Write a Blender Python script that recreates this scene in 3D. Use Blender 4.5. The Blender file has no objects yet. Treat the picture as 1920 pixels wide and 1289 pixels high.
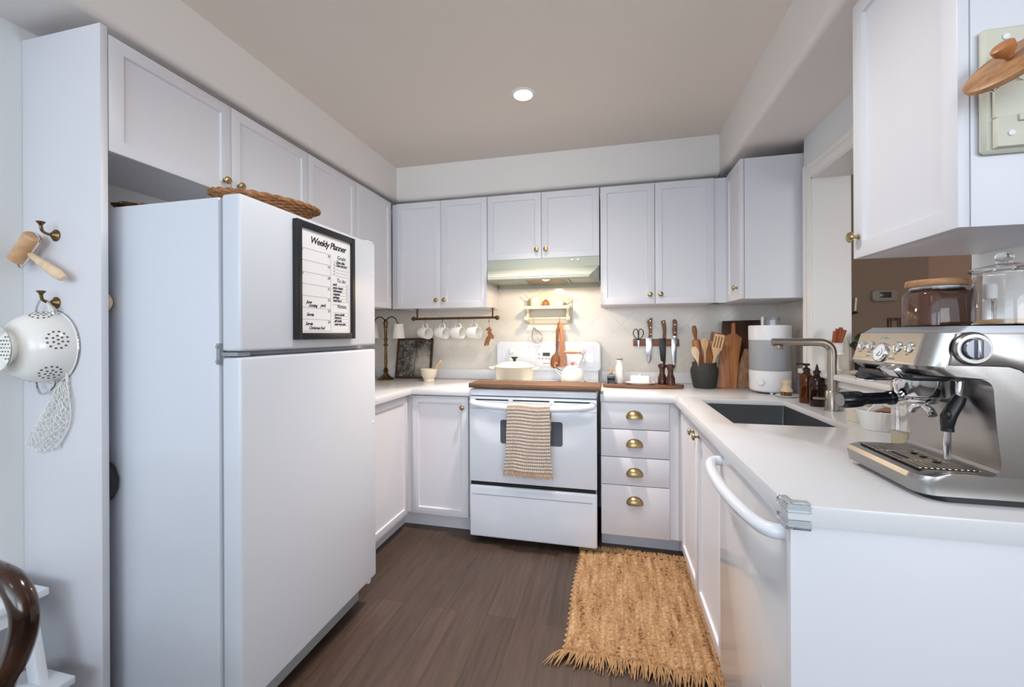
import bpy, bmesh, math, random
from mathutils import Vector, Matrix
PI = math.pi
random.seed(7)
SC = bpy.context.scene
COL = SC.collection

# ------------------------------------------------------------------ camera
cam_d = bpy.data.cameras.new('camera')
cam_d.sensor_width = 36.0
cam_d.lens = 776.7 / 1920 * 36
cam_d.shift_y = -18.0 / 1920
cam_d.clip_start = 0.02
cam = bpy.data.objects.new('camera', cam_d)
COL.objects.link(cam)
cam.matrix_world = (Matrix.Translation((0, 0, 1.26)) @ Matrix.Rotation(0.2304, 4, 'Z')
                    @ Matrix.Rotation(PI / 2, 4, 'X') @ Matrix.Rotation(-0.0044, 4, 'Z'))
SC.camera = cam

# ------------------------------------------------------------------ world, lights, exposure
SC.view_settings.view_transform = 'Standard'
SC.view_settings.look = 'None'
SC.view_settings.gamma = 1.0
SC.view_settings.use_curve_mapping = False
SC.view_settings.exposure = 0.69
w = bpy.data.worlds.new('daylight'); SC.world = w
w.use_nodes = True
wb = w.node_tree.nodes['Background']
wb.inputs[0].default_value = (0.76, 0.88, 1.0, 1)
wb.inputs[1].default_value = 1.75


def area(name, loc, target, sx, sy, power, col):
    d = bpy.data.lights.new(name, 'AREA'); d.shape = 'RECTANGLE'
    d.size = sx; d.size_y = sy; d.energy = power; d.color = col
    o = bpy.data.objects.new(name, d); COL.objects.link(o)
    o.location = loc
    o.rotation_euler = (Vector(target) - Vector(loc)).to_track_quat('-Z', 'Y').to_euler()
    return o


area('rear_left_fill', (-0.9, -3.2, 1.6), (-0.5, 2.0, 1.9), 2.4, 1.2, 18, (0.70, 0.85, 1.0))  # added cool daylight fill behind the camera; no patio door is built
area('rear_right_fill', (2.2, -3.2, 1.6), (-0.9, 2.0, 1.9), 2.0, 1.2, 25, (1.0, 0.97, 0.95))  # added neutral fill from behind right, not an actual window


def spot(name, loc, power, col, size=2.6, blend=1.0, rad=0.05):
    d = bpy.data.lights.new(name, 'SPOT'); d.energy = power; d.color = col
    d.spot_size = size; d.spot_blend = blend; d.shadow_soft_size = rad
    o = bpy.data.objects.new(name, d); COL.objects.link(o); o.location = loc
    return o


spot('recessed_lamp_light', (-0.438, 2.152, 2.50), 112, (1.0, 0.86, 0.76), 1.55, 1.0)
spot('hood_lamp_light', (-0.402, 2.72, 1.598), 4.5, (1.0, 0.76, 0.50), 3.1, 0.1, 0.025)
spot('entry_fill', (-0.25, 1.30, 2.50), 44, (1.0, 0.97, 0.92), 2.9, 0.6, 0.22)  # added overhead fill for fridge front and counters, no fixture here
spot('back_cabinet_fill', (-0.6, -0.8, 2.45), 5, (0.97, 0.98, 1.0), 2.9, 0.6, 0.22)  # added frontal fill for the back cabinets, no lamp hangs here

# ------------------------------------------------------------------ materials
def lin(c):
    return tuple((x / 255 / 12.92) if x / 255 <= 0.04045 else ((x / 255 + 0.055) / 1.055) ** 2.4 for x in c) + (1.0,)


def new_mat(name):
    m = bpy.data.materials.new(name); m.use_nodes = True
    return m, m.node_tree.nodes, m.node_tree.links, m.node_tree.nodes['Principled BSDF']


def mat(name, rgb, rough=0.5, metal=0.0, bump=0.0, bscale=60, trans=0.0, ior=1.45, alpha=1.0, coat=0.0, var=0.0, vscale=8.0, aniso=None):
    m, N, L, b = new_mat(name)
    c = lin(rgb)
    b.inputs['Base Color'].default_value = c
    b.inputs['Roughness'].default_value = rough
    b.inputs['Metallic'].default_value = metal
    b.inputs['IOR'].default_value = ior
    if trans: b.inputs['Transmission Weight'].default_value = trans
    if coat: b.inputs['Coat Weight'].default_value = coat; b.inputs['Coat Roughness'].default_value = 0.08
    tc = N.new('ShaderNodeTexCoord')
    if bump:
        n = N.new('ShaderNodeTexNoise'); n.inputs['Scale'].default_value = bscale
        L.new(tc.outputs['Object'], n.inputs['Vector'])
        bp = N.new('ShaderNodeBump'); bp.inputs['Strength'].default_value = bump; bp.inputs['Distance'].default_value = 0.002
        L.new(n.outputs[0], bp.inputs['Height']); L.new(bp.outputs[0], b.inputs['Normal'])
    if var:
        n2 = N.new('ShaderNodeTexNoise'); n2.inputs['Scale'].default_value = vscale; n2.inputs['Detail'].default_value = 4
        L.new(tc.outputs['Object'], n2.inputs['Vector'])
        r = N.new('ShaderNodeValToRGB')
        r.color_ramp.elements[0].position = 0.3; r.color_ramp.elements[1].position = 0.7
        r.color_ramp.elements[0].color = tuple(x * (1 - var) for x in c[:3]) + (1,)
        r.color_ramp.elements[1].color = tuple(min(1, x * (1 + var)) for x in c[:3]) + (1,)
        L.new(n2.outputs[0], r.inputs[0]); L.new(r.outputs[0], b.inputs['Base Color'])
    return m


def wood(name, dark, light, axis='X', scale=9.0, rough=0.45, stretch=0.08):
    m, N, L, b = new_mat(name)
    tc = N.new('ShaderNodeTexCoord'); mp = N.new('ShaderNodeMapping')
    s = [1, 1, 1]; s['XYZ'.index(axis)] = stretch
    mp.inputs['Scale'].default_value = s
    L.new(tc.outputs['Object'], mp.inputs['Vector'])
    n = N.new('ShaderNodeTexNoise'); n.inputs['Scale'].default_value = scale * 5; n.inputs['Detail'].default_value = 6
    n.inputs['Distortion'].default_value = 0.6
    L.new(mp.outputs[0], n.inputs['Vector'])
    r = N.new('ShaderNodeValToRGB')
    r.color_ramp.elements[0].position = 0.32; r.color_ramp.elements[1].position = 0.68
    r.color_ramp.elements[0].color = lin(dark); r.color_ramp.elements[1].color = lin(light)
    L.new(n.outputs[0], r.inputs[0]); L.new(r.outputs[0], b.inputs['Base Color'])
    b.inputs['Roughness'].default_value = rough
    bp = N.new('ShaderNodeBump'); bp.inputs['Strength'].default_value = 0.08; bp.inputs['Distance'].default_value = 0.002
    L.new(n.outputs[0], bp.inputs['Height']); L.new(bp.outputs[0], b.inputs['Normal'])
    return m


def glow(name, rgb, strength):
    m, N, L, b = new_mat(name)
    b.inputs['Base Color'].default_value = lin(rgb)
    b.inputs['Emission Color'].default_value = lin(rgb)
    b.inputs['Emission Strength'].default_value = strength
    return m


def glass(name, rgb=(255, 255, 255), rough=0.0, ior=1.45):
    return mat(name, rgb, rough, trans=1.0, ior=ior)


def floor_mat():
    m, N, L, b = new_mat('dark_oak_planks')
    tc = N.new('ShaderNodeTexCoord'); mp = N.new('ShaderNodeMapping')
    mp.inputs['Rotation'].default_value = (0, 0, PI / 2)
    L.new(tc.outputs['Object'], mp.inputs['Vector'])
    br = N.new('ShaderNodeTexBrick')
    br.offset = 0.37; br.offset_frequency = 2
    br.inputs['Scale'].default_value = 1.0
    br.inputs['Brick Width'].default_value = 1.3; br.inputs['Row Height'].default_value = 0.135
    br.inputs['Mortar Size'].default_value = 0.0012; br.inputs['Mortar Smooth'].default_value = 0.2
    br.inputs['Color1'].default_value = lin((83, 67, 58)); br.inputs['Color2'].default_value = lin((69, 56, 48))
    br.inputs['Mortar'].default_value = lin((48, 37, 31))
    L.new(mp.outputs[0], br.inputs['Vector'])
    mp2 = N.new('ShaderNodeMapping'); mp2.inputs['Scale'].default_value = (22, 1.6, 1)
    L.new(tc.outputs['Object'], mp2.inputs['Vector'])
    n = N.new('ShaderNodeTexNoise'); n.inputs['Scale'].default_value = 2.2; n.inputs['Detail'].default_value = 7; n.inputs['Distortion'].default_value = 0.8
    L.new(mp2.outputs[0], n.inputs['Vector'])
    r = N.new('ShaderNodeValToRGB'); r.color_ramp.elements[0].position = 0.3; r.color_ramp.elements[1].position = 0.75
    r.color_ramp.elements[0].color = (0.68, 0.66, 0.65, 1); r.color_ramp.elements[1].color = (1.25, 1.22, 1.18, 1)
    L.new(n.outputs[0], r.inputs[0])
    mx = N.new('ShaderNodeMix'); mx.data_type = 'RGBA'; mx.blend_type = 'MULTIPLY'; mx.inputs[0].default_value = 1.0
    L.new(br.outputs['Color'], mx.inputs[6]); L.new(r.outputs[0], mx.inputs[7])
    L.new(mx.outputs[2], b.inputs['Base Color'])
    b.inputs['Roughness'].default_value = 0.42
    bp = N.new('ShaderNodeBump'); bp.inputs['Strength'].default_value = 0.15; bp.inputs['Distance'].default_value = 0.002
    L.new(n.outputs[0], bp.inputs['Height']); L.new(bp.outputs[0], b.inputs['Normal'])
    return m


def tile_mat(name, plane):
    """white glazed square tiles laid on the diagonal, thin raised grout lines, whitened to carry their highlights"""
    m, N, L, b = new_mat(name)
    tc = N.new('ShaderNodeTexCoord')
    sp = N.new('ShaderNodeSeparateXYZ'); L.new(tc.outputs['Object'], sp.inputs[0])
    cb = N.new('ShaderNodeCombineXYZ')
    L.new(sp.outputs['X' if plane == 'XZ' else 'Y'], cb.inputs[0]); L.new(sp.outputs['Z'], cb.inputs[1])
    mp = N.new('ShaderNodeMapping'); mp.inputs['Rotation'].default_value = (0, 0, PI / 4)
    mp.inputs['Location'].default_value = TILE_OFF
    L.new(cb.outputs[0], mp.inputs['Vector'])
    br = N.new('ShaderNodeTexBrick'); br.offset = 0.0; br.squash = 1.0
    br.inputs['Scale'].default_value = 1.0
    br.inputs['Brick Width'].default_value = TILE; br.inputs['Row Height'].default_value = TILE
    br.inputs['Mortar Size'].default_value = 0.0024; br.inputs['Mortar Smooth'].default_value = 0.5
    br.inputs['Color1'].default_value = lin((228, 223, 214)); br.inputs['Color2'].default_value = lin((224, 219, 210))
    br.inputs['Mortar'].default_value = lin((242, 240, 234))  # grout lighter than the tile, its glare put into the colour
    L.new(mp.outputs[0], br.inputs['Vector'])
    L.new(br.outputs['Color'], b.inputs['Base Color'])
    b.inputs['Roughness'].default_value = 0.16
    bp = N.new('ShaderNodeBump'); bp.inputs['Strength'].default_value = 0.6; bp.inputs['Distance'].default_value = 0.0025; bp.invert = True
    L.new(br.outputs['Fac'], bp.inputs['Height']); L.new(bp.outputs[0], b.inputs['Normal'])
    return m


def rug_mat():
    m, N, L, b = new_mat('jute_weave')
    tc = N.new('ShaderNodeTexCoord')
    n = N.new('ShaderNodeTexNoise'); n.inputs['Scale'].default_value = 90; n.inputs['Detail'].default_value = 3
    L.new(tc.outputs['Object'], n.inputs['Vector'])
    mp = N.new('ShaderNodeMapping'); mp.inputs['Scale'].default_value = (30, 5, 1)
    L.new(tc.outputs['Object'], mp.inputs['Vector'])
    n2 = N.new('ShaderNodeTexNoise'); n2.inputs['Scale'].default_value = 1.0; n2.inputs['Detail'].default_value = 3
    L.new(mp.outputs[0], n2.inputs['Vector'])
    ad = N.new('ShaderNodeMath'); ad.operation = 'ADD'
    L.new(n.outputs[0], ad.inputs[0]); L.new(n2.outputs[0], ad.inputs[1])
    mu = N.new('ShaderNodeMath'); mu.operation = 'MULTIPLY'; mu.inputs[1].default_value = 0.5
    L.new(ad.outputs[0], mu.inputs[0])
    r = N.new('ShaderNodeValToRGB')
    e = r.color_ramp.elements
    e[0].position = 0.36; e[0].color = lin((94, 62, 38)); e[1].position = 0.62; e[1].color = lin((190, 160, 124))
    x = e.new(0.44); x.color = lin((154, 117, 80)); x = e.new(0.52); x.color = lin((168, 132, 93))
    L.new(mu.outputs[0], r.inputs[0]); L.new(r.outputs[0], b.inputs['Base Color'])
    b.inputs['Roughness'].default_value = 0.95
    return m


def towel_mat():
    m, N, L, b = new_mat('waffle_towel')
    tc = N.new('ShaderNodeTexCoord'); sp = N.new('ShaderNodeSeparateXYZ'); L.new(tc.outputs['UV'], sp.inputs[0])
    def wave(sock, f):
        a = N.new('ShaderNodeMath'); a.operation = 'MULTIPLY'; a.inputs[1].default_value = f; L.new(sock, a.inputs[0])
        s = N.new('ShaderNodeMath'); s.operation = 'SINE'; L.new(a.outputs[0], s.inputs[0]); return s.outputs[0]
    wv = wave(sp.outputs[1], 2 * PI * 24); wu = wave(sp.outputs[0], 2 * PI * 26)
    c1 = N.new('ShaderNodeMath'); c1.operation = 'GREATER_THAN'; c1.inputs[1].default_value = -0.1; L.new(wv, c1.inputs[0])
    c2 = N.new('ShaderNodeMath'); c2.operation = 'GREATER_THAN'; c2.inputs[1].default_value = -0.45; L.new(wu, c2.inputs[0])
    mm = N.new('ShaderNodeMath'); mm.operation = 'MULTIPLY'; L.new(c1.outputs[0], mm.inputs[0]); L.new(c2.outputs[0], mm.inputs[1])
    mx = N.new('ShaderNodeMix'); mx.data_type = 'RGBA'
    mx.inputs[6].default_value = lin((190, 166, 147)); mx.inputs[7].default_value = lin((244, 238, 230))
    L.new(mm.outputs[0], mx.inputs[0]); L.new(mx.outputs[2], b.inputs['Base Color'])
    b.inputs['Roughness'].default_value = 0.95
    ad = N.new('ShaderNodeMath'); ad.operation = 'ADD'; L.new(wv, ad.inputs[0]); L.new(wu, ad.inputs[1])
    bp = N.new('ShaderNodeBump'); bp.inputs['Strength'].default_value = 0.6; bp.inputs['Distance'].default_value = 0.004
    L.new(ad.outputs[0], bp.inputs['Height']); L.new(bp.outputs[0], b.inputs['Normal'])
    return m


def etching_mat():
    m, N, L, b = new_mat('etched_woodland_print')
    tc = N.new('ShaderNodeTexCoord')
    n = N.new('ShaderNodeTexNoise'); n.inputs['Scale'].default_value = 26; n.inputs['Detail'].default_value = 9; n.inputs['Roughness'].default_value = 0.75
    L.new(tc.outputs['Object'], n.inputs['Vector'])
    sp = N.new('ShaderNodeSeparateXYZ'); L.new(tc.outputs['Object'], sp.inputs[0])
    # open pale clearing on the lower right of the print, foliage elsewhere
    d = N.new('ShaderNodeVectorMath'); d.operation = 'DISTANCE'; d.inputs[1].default_value = (0.085, 0, 0.13)
    L.new(tc.outputs['Object'], d.inputs[0])
    mr = N.new('ShaderNodeMapRange'); mr.inputs[1].default_value = 0.03; mr.inputs[2].default_value = 0.13; mr.inputs[3].default_value = 0.30; mr.inputs[4].default_value = -0.08
    L.new(d.outputs['Value'], mr.inputs[0])
    ad = N.new('ShaderNodeMath'); ad.operation = 'ADD'; L.new(n.outputs[0], ad.inputs[0]); L.new(mr.outputs[0], ad.inputs[1])
    r = N.new('ShaderNodeValToRGB'); e = r.color_ramp.elements
    e[0].position = 0.36; e[0].color = lin((52, 52, 50)); e[1].position = 0.78; e[1].color = lin((190, 184, 172))
    L.new(ad.outputs[0], r.inputs[0]); L.new(r.outputs[0], b.inputs['Base Color'])
    b.inputs['Roughness'].default_value = 0.5
    return m


TILE = 0.152
TILE_OFF = (1.4798, 1.4371, 0)
M = {}
M['cab'] = mat('white_cabinet_paint', (222, 222, 228), 0.38)
M['wall'] = mat('white_wall_paint', (230, 232, 233), 0.75, bump=0.05, bscale=250)
M['soffit'] = mat('soffit_paint', (236, 231, 227), 0.75, bump=0.05, bscale=250)
M['ceil'] = mat('ceiling_paint', (236, 227, 218), 0.85, bump=0.05, bscale=250)
M['taupe'] = mat('taupe_wall_paint', (146, 122, 102), 0.8)
M['taupe2'] = mat('warm_taupe_wall', (176, 142, 120), 0.8)  # lighter and warmer than the dining wall taupe
M['trim'] = mat('trim_paint', (236, 233, 230), 0.35)
M['floor'] = floor_mat()
M['tile'] = tile_mat('diagonal_white_tile', 'XZ')
M['tile_r'] = tile_mat('diagonal_white_tile_side', 'YZ')
M['quartz'] = mat('white_quartz', (220, 220, 223), 0.18)
M['fridge'] = mat('fridge_enamel', (214, 219, 228), 0.32, bump=0.06, bscale=420)
M['enamel'] = mat('white_enamel', (231, 236, 245), 0.14, coat=0.3)
M['gloss'] = mat('white_gloss_plastic', (230, 230, 232), 0.12, coat=0.2)
M['matte_white'] = mat('white_plastic', (238, 238, 240), 0.35)
M['greyseal'] = mat('grey_gasket', (150, 155, 160), 0.6)
M['dark'] = mat('dark_void', (22, 22, 24), 0.6)
M['black'] = mat('black_plastic', (26, 27, 30), 0.35)
M['blackgloss'] = mat('black_gloss', (16, 18, 24), 0.12)
M['frameblack'] = mat('black_frame_paint', (30, 31, 35), 0.4)
M['brass'] = mat('brushed_brass', (176, 154, 112), 0.3, 1.0)
M['abrass'] = mat('aged_brass', (120, 98, 66), 0.35, 1.0, var=0.25, vscale=40)
M['bronze'] = mat('bronze_rail', (98, 72, 48), 0.4, 0.8)
M['chrome'] = mat('chrome', (225, 226, 228), 0.08, 1.0)
M['steel'] = mat('brushed_steel', (168, 166, 164), 0.3, 1.0, bump=0.03, bscale=300)
M['steel_warm'] = mat('warm_steel_panel', (172, 166, 158), 0.4, 1.0)
M['nickel'] = mat('brushed_nickel', (182, 174, 165), 0.3, 1.0)
M['sinksteel'] = mat('sink_steel', (120, 122, 124), 0.38, 0.9)
M['slots'] = mat('slot_dark', (44, 40, 37), 0.5)
M['paper'] = mat('white_paper', (240, 240, 242), 0.6)
M['ink'] = mat('black_ink', (24, 24, 28), 0.7)
M['greyink'] = mat('grey_ink', (140, 142, 150), 0.7)
M['hood'] = mat('pale_sage_hood_enamel', (178, 183, 170), 0.35)
M['filter'] = mat('hood_filter_mesh', (140, 124, 104), 0.4, 0.6, bump=0.5, bscale=600)
M['bulb'] = glow('lit_lamp', (255, 232, 196), 14)
M['bulb2'] = glow('lit_hood_lamp', (255, 222, 170), 10)
M['board'] = wood('walnut_board', (82, 58, 42), (128, 92, 66), 'X', 6, 0.5)
M['board2'] = wood('brown_serving_board', (96, 62, 42), (138, 94, 66), 'X', 7, 0.5)
M['darkwood'] = wood('dark_walnut', (56, 34, 24), (88, 54, 36), 'Z', 7, 0.4)
M['acacia'] = wood('acacia_wood', (148, 88, 48), (196, 132, 82), 'Z', 7, 0.42)
M['acacia_pale'] = wood('distressed_board', (132, 92, 62), (176, 136, 100), 'Z', 12, 0.6, 0.4)
M['beech'] = wood('beech_wood', (196, 150, 106), (226, 186, 142), 'Z', 8, 0.5)
M['palewood'] = wood('pale_turned_wood', (218, 190, 156), (236, 212, 180), 'Z', 8, 0.5)
M['tealwood'] = wood('teak_spoon_wood', (120, 72, 42), (164, 104, 62), 'Z', 7, 0.4)
M['peach'] = wood('cherry_spatula_wood', (190, 126, 84), (212, 150, 106), 'Z', 7, 0.45)
M['mill'] = mat('espresso_stained_wood', (70, 36, 24), 0.22, coat=0.4, var=0.2, vscale=30)
M['handlewood'] = wood('knife_handle_wood', (96, 56, 34), (140, 88, 54), 'Z', 9, 0.4)
M['lidwood'] = wood('lid_acacia', (138, 92, 56), (188, 140, 94), 'X', 8, 0.45)
M['bentwood'] = mat('bentwood_varnish', (48, 27, 17), 0.18, coat=0.5, var=0.6, vscale=14)
M['cream'] = mat('cream_enamel', (232, 224, 198), 0.2, coat=0.3)
M['creamw'] = mat('warm_white_enamel', (238, 234, 222), 0.16, coat=0.3)
M['ceramic'] = mat('white_ceramic', (240, 239, 235), 0.16, coat=0.2)
M['stoneware'] = mat('cream_stoneware', (226, 216, 196), 0.35)
M['putty'] = mat('putty_painted_wood', (208, 206, 190), 0.5)
M['ivory'] = mat('ivory_painted_wood', (238, 228, 204), 0.45)
M['linen'] = mat('white_linen_shade', (238, 234, 226), 0.9)
M['charcoal'] = mat('charcoal_stoneware', (56, 56, 54), 0.65, bump=0.1, bscale=60)
M['amber'] = mat('amber_glass', (112, 56, 20), 0.05, trans=0.75, ior=1.45)
M['amberdark'] = mat('dark_amber_glass', (52, 26, 18), 0.06, trans=0.3, ior=1.45)
M['glass'] = glass('clear_glass')
M['plastic_clear'] = mat('clear_soft_plastic', (246, 251, 254), 0.08, trans=0.95, ior=1.35)
M['greytank'] = mat('grey_translucent_tank', (172, 174, 180), 0.25)
M['cocoa'] = mat('ground_coffee', (112, 70, 54), 0.8, bump=0.4, bscale=200)
M['cork'] = mat('cork', (206, 160, 100), 0.9)
M['jute'] = rug_mat()
M['jutefringe'] = mat('jute_fringe', (166, 130, 92), 0.95, var=0.25, vscale=60)
M['towel'] = towel_mat()
M['towelfringe'] = mat('taupe_fringe', (196, 164, 138), 0.95)
M['cotton'] = mat('white_cotton_string', (238, 238, 234), 0.9)
M['wicker'] = mat('brown_wicker', (150, 104, 66), 0.6, var=0.35, vscale=50)
M['etch'] = etching_mat()
M['holes'] = mat('perforation_grey', (96, 96, 94), 0.6)
M['leaf'] = mat('dark_leaf', (52, 66, 40), 0.45)
M['powder'] = mat('cream_powder', (232, 222, 188), 0.9)
M['ginger'] = mat('carved_brown_wood', (150, 100, 62), 0.6)
M['gaugeface'] = mat('gauge_face', (236, 238, 244), 0.2)
M['knobgrey'] = mat('grey_metal_knob', (138, 138, 146), 0.25, 0.8)
M['topgrey'] = mat('grey_tray_plastic', (150, 152, 158), 0.3, 0.4)
M['bristle'] = mat('plant_bristle', (150, 112, 70), 0.9)
M['copper'] = mat('cinnamon_stick', (150, 82, 48), 0.7, var=0.2, vscale=40)
M['glassdark'] = mat('smoked_oven_glass', (92, 96, 106), 0.1)
M['lcd'] = mat('lcd_panel', (58, 62, 52), 0.2)
M['knifesteel'] = mat('knife_steel', (206, 208, 212), 0.22, 0.85)
M['whitestool'] = mat('white_stool_paint', (232, 236, 242), 0.4)


# ------------------------------------------------------------------ mesh helpers
class MB:
    def __init__(s):
        s.bm = bmesh.new()

    def _new(s, n0):
        s.bm.verts.ensure_lookup_table()
        return s.bm.verts[n0:]

    def box(s, x0, x1, y0, y1, z0, z1, b=0.0, seg=2, mtx=None):
        t = bmesh.new()
        bmesh.ops.create_cube(t, size=1.0)
        for v in t.verts:
            v.co = Vector(((x0 + x1) / 2 + v.co.x * (x1 - x0), (y0 + y1) / 2 + v.co.y * (y1 - y0), (z0 + z1) / 2 + v.co.z * (z1 - z0)))
        if b: bmesh.ops.bevel(t, geom=list(t.edges), offset=b, segments=seg, profile=0.5, affect='EDGES')
        s._merge(t, mtx); return s

    def _merge(s, t, mtx=None):
        if mtx is not None: t.transform(mtx)
        me = bpy.data.meshes.new('tmp'); t.to_mesh(me); t.free()
        s.bm.from_mesh(me); bpy.data.meshes.remove(me)

    def lathe(s, prof, seg=32, c=(0, 0, 0), mtx=None, f=None):
        """revolve (r,z) profile about Z at c; f(angle,r,z)->r optional ripple; closes on axis when r==0"""
        t = bmesh.new(); rings = []
        for r, z in prof:
            if r <= 1e-6: rings.append([t.verts.new((0, 0, z))])
            else:
                ring = []
                for i in range(seg):
                    a = 2 * PI * i / seg; rr = f(a, r, z) if f else r
                    ring.append(t.verts.new((rr * math.cos(a), rr * math.sin(a), z)))
                rings.append(ring)
        for A, B in zip(rings, rings[1:]):
            for i in range(seg):
                j = (i + 1) % seg
                if len(A) == 1 and len(B) == 1: continue
                if len(A) == 1: t.faces.new((A[0], B[i], B[j]))
                elif len(B) == 1: t.faces.new((A[i], A[j], B[0]))
                else: t.faces.new((A[i], A[j], B[j], B[i]))
        bmesh.ops.recalc_face_normals(t, faces=t.faces)
        s._merge(t, (Matrix.Translation(c) @ (mtx or Matrix.Identity(4)))); return s

    def tube(s, pts, r, seg=10, closed=False, cap=True, flat=1.0, wide=1.0, mtx=None):
        t = bmesh.new(); P = [Vector(p) for p in pts]; n = len(P)
        R = r if isinstance(r, (list, tuple)) else [r] * n
        T = []
        for i in range(n):
            a = P[(i - 1) % n] if (closed or i > 0) else P[i]
            b = P[(i + 1) % n] if (closed or i < n - 1) else P[i]
            T.append((b - a).normalized())
        up = Vector((0, 0, 1)) if abs(T[0].z) < 0.9 else Vector((1, 0, 0))
        nrm = (up - T[0] * up.dot(T[0])).normalized(); rings = []
        for i in range(n):
            nrm = (nrm - T[i] * nrm.dot(T[i]))
            nrm = nrm.normalized() if nrm.length > 1e-6 else T[i].orthogonal().normalized()
            bi = T[i].cross(nrm)
            rings.append([t.verts.new(P[i] + (nrm * math.cos(2 * PI * k / seg) * R[i] * flat + bi * math.sin(2 * PI * k / seg) * R[i] * wide)) for k in range(seg)])
        m = n if closed else n - 1
        for i in range(m):
            A, B = rings[i], rings[(i + 1) % n]
            for k in range(seg): t.faces.new((A[k], A[(k + 1) % seg], B[(k + 1) % seg], B[k]))
        if cap and not closed:
            t.faces.new(rings[0][::-1]); t.faces.new(rings[-1])
        bmesh.ops.recalc_face_normals(t, faces=t.faces)
        s._merge(t, mtx); return s

    def prism(s, poly, a0, a1, plane='XZ', b=0.0, seg=2, mtx=None):
        def p3(p, a):
            return {'XZ': (p[0], a, p[1]), 'XY': (p[0], p[1], a), 'YZ': (a, p[0], p[1])}[plane]
        t = bmesh.new()
        A = [t.verts.new(p3(p, a0)) for p in poly]; B = [t.verts.new(p3(p, a1)) for p in poly]
        n = len(poly)
        fa = t.faces.new(A); fb = t.faces.new(B[::-1])
        for i in range(n): t.faces.new((A[i], B[i], B[(i + 1) % n], A[(i + 1) % n]))
        bmesh.ops.recalc_face_normals(t, faces=t.faces)
        if b:
            es = list(set(fa.edges) | set(fb.edges))
            bmesh.ops.bevel(t, geom=es, offset=b, segments=seg, profile=0.5, affect='EDGES')
        s._merge(t, mtx); return s

    def ball(s, c, r, sc=(1, 1, 1), seg=20, mtx=None):
        t = bmesh.new(); bmesh.ops.create_uvsphere(t, u_segments=seg, v_segments=seg // 2, radius=r)
        for v in t.verts: v.co = Vector((c[0] + v.co.x * sc[0], c[1] + v.co.y * sc[1], c[2] + v.co.z * sc[2]))
        s._merge(t, mtx); return s

    def grid(s, fn, nu, nv, uv=False):
        """surface fn(u,v)->xyz on [0,1]^2"""
        V = [[s.bm.verts.new(fn(i / nu, j / nv)) for i in range(nu + 1)] for j in range(nv + 1)]
        lay = s.bm.loops.layers.uv.verify() if uv else None
        for j in range(nv):
            for i in range(nu):
                f = s.bm.faces.new((V[j][i], V[j][i + 1], V[j + 1][i + 1], V[j + 1][i]))
                if uv:
                    for lp, (a, b) in zip(f.loops, ((i, j), (i + 1, j), (i + 1, j + 1), (i, j + 1))): lp[lay].uv = (a / nu, b / nv)
        return s

    def build(s, name, m, parent=None, local=False, sharp=40):
        bm = s.bm
        if parent is not None and not local:
            off = Vector(base_of(parent))
            for v in bm.verts: v.co -= off
        bm.normal_update()
        for f in bm.faces: f.smooth = True
        for e in bm.edges:
            if len(e.link_faces) == 2 and e.calc_face_angle(0) > math.radians(sharp): e.smooth = False
        me = bpy.data.meshes.new(name); bm.to_mesh(me); bm.free()
        me.materials.append(M[m] if isinstance(m, str) else m)
        o = bpy.data.objects.new(name, me); COL.objects.link(o)
        if parent is not None: o.parent = parent
        return o


def base_of(o):
    while o.parent is not None: o = o.parent
    return o.location


def tag(o, label, cat, group=None, kind=None):
    if label: o['label'] = label
    if cat: o['category'] = cat
    if group: o['group'] = group
    if kind: o['kind'] = kind
    return o


def thing(name, label, cat, loc=(0, 0, 0), group=None, rot=None):
    o = bpy.data.objects.new(name, None); COL.objects.link(o)
    o.empty_display_size = 0.05
    o.location = loc
    if rot: o.rotation_euler = rot
    return tag(o, label, cat, group)


def struct(name, mb, m, parent=None):
    o = mb.build(name, m, parent)
    o['kind'] = 'structure'
    return o


def dup(root, loc, label=None, rot=None):
    r = root.copy(); COL.objects.link(r); r.location = loc
    if rot: r.rotation_euler = rot
    if label: r['label'] = label
    for ch in list(root.children):
        c = ch.copy(); COL.objects.link(c); c.parent = r
        for g in list(ch.children):
            d = g.copy(); COL.objects.link(d); d.parent = c
    return r


def cr(pts, n=8, closed=False):
    """Catmull-Rom through pts"""
    P = [Vector(p) for p in pts]; out = []; L = len(P)
    rng = range(L if closed else L - 1)
    for i in rng:
        p0 = P[(i - 1) % L] if (closed or i > 0) else P[0] * 2 - P[1]
        p1 = P[i]; p2 = P[(i + 1) % L]
        p3 = P[(i + 2) % L] if (closed or i + 2 < L) else P[-1] * 2 - P[-2]
        for k in range(n):
            t = k / n
            out.append(0.5 * ((2 * p1) + (p2 - p0) * t + (2 * p0 - 5 * p1 + 4 * p2 - p3) * t * t + (3 * p1 - p0 - 3 * p2 + p3) * t ** 3))
    if not closed: out.append(P[-1])
    return out


def circ(c, r, n=24, plane='XY', a0=0, a1=2 * PI, end=False):
    out = []
    for i in range(n + (1 if end else 0)):
        a = a0 + (a1 - a0) * i / n
        x, y = r * math.cos(a), r * math.sin(a)
        out.append({'XY': (c[0] + x, c[1] + y, c[2]), 'XZ': (c[0] + x, c[1], c[2] + y), 'YZ': (c[0], c[1] + x, c[2] + y)}[plane])
    return out


RX, RY, RZ = (lambda a: Matrix.Rotation(a, 4, 'X')), (lambda a: Matrix.Rotation(a, 4, 'Y')), (lambda a: Matrix.Rotation(a, 4, 'Z'))
TR = Matrix.Translation
OUT = {'-Y': RX(PI / 2), '+X': RY(PI / 2), '-X': RY(-PI / 2), '+Z': Matrix.Identity(4)}   # turns +Z to the outward axis


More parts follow.
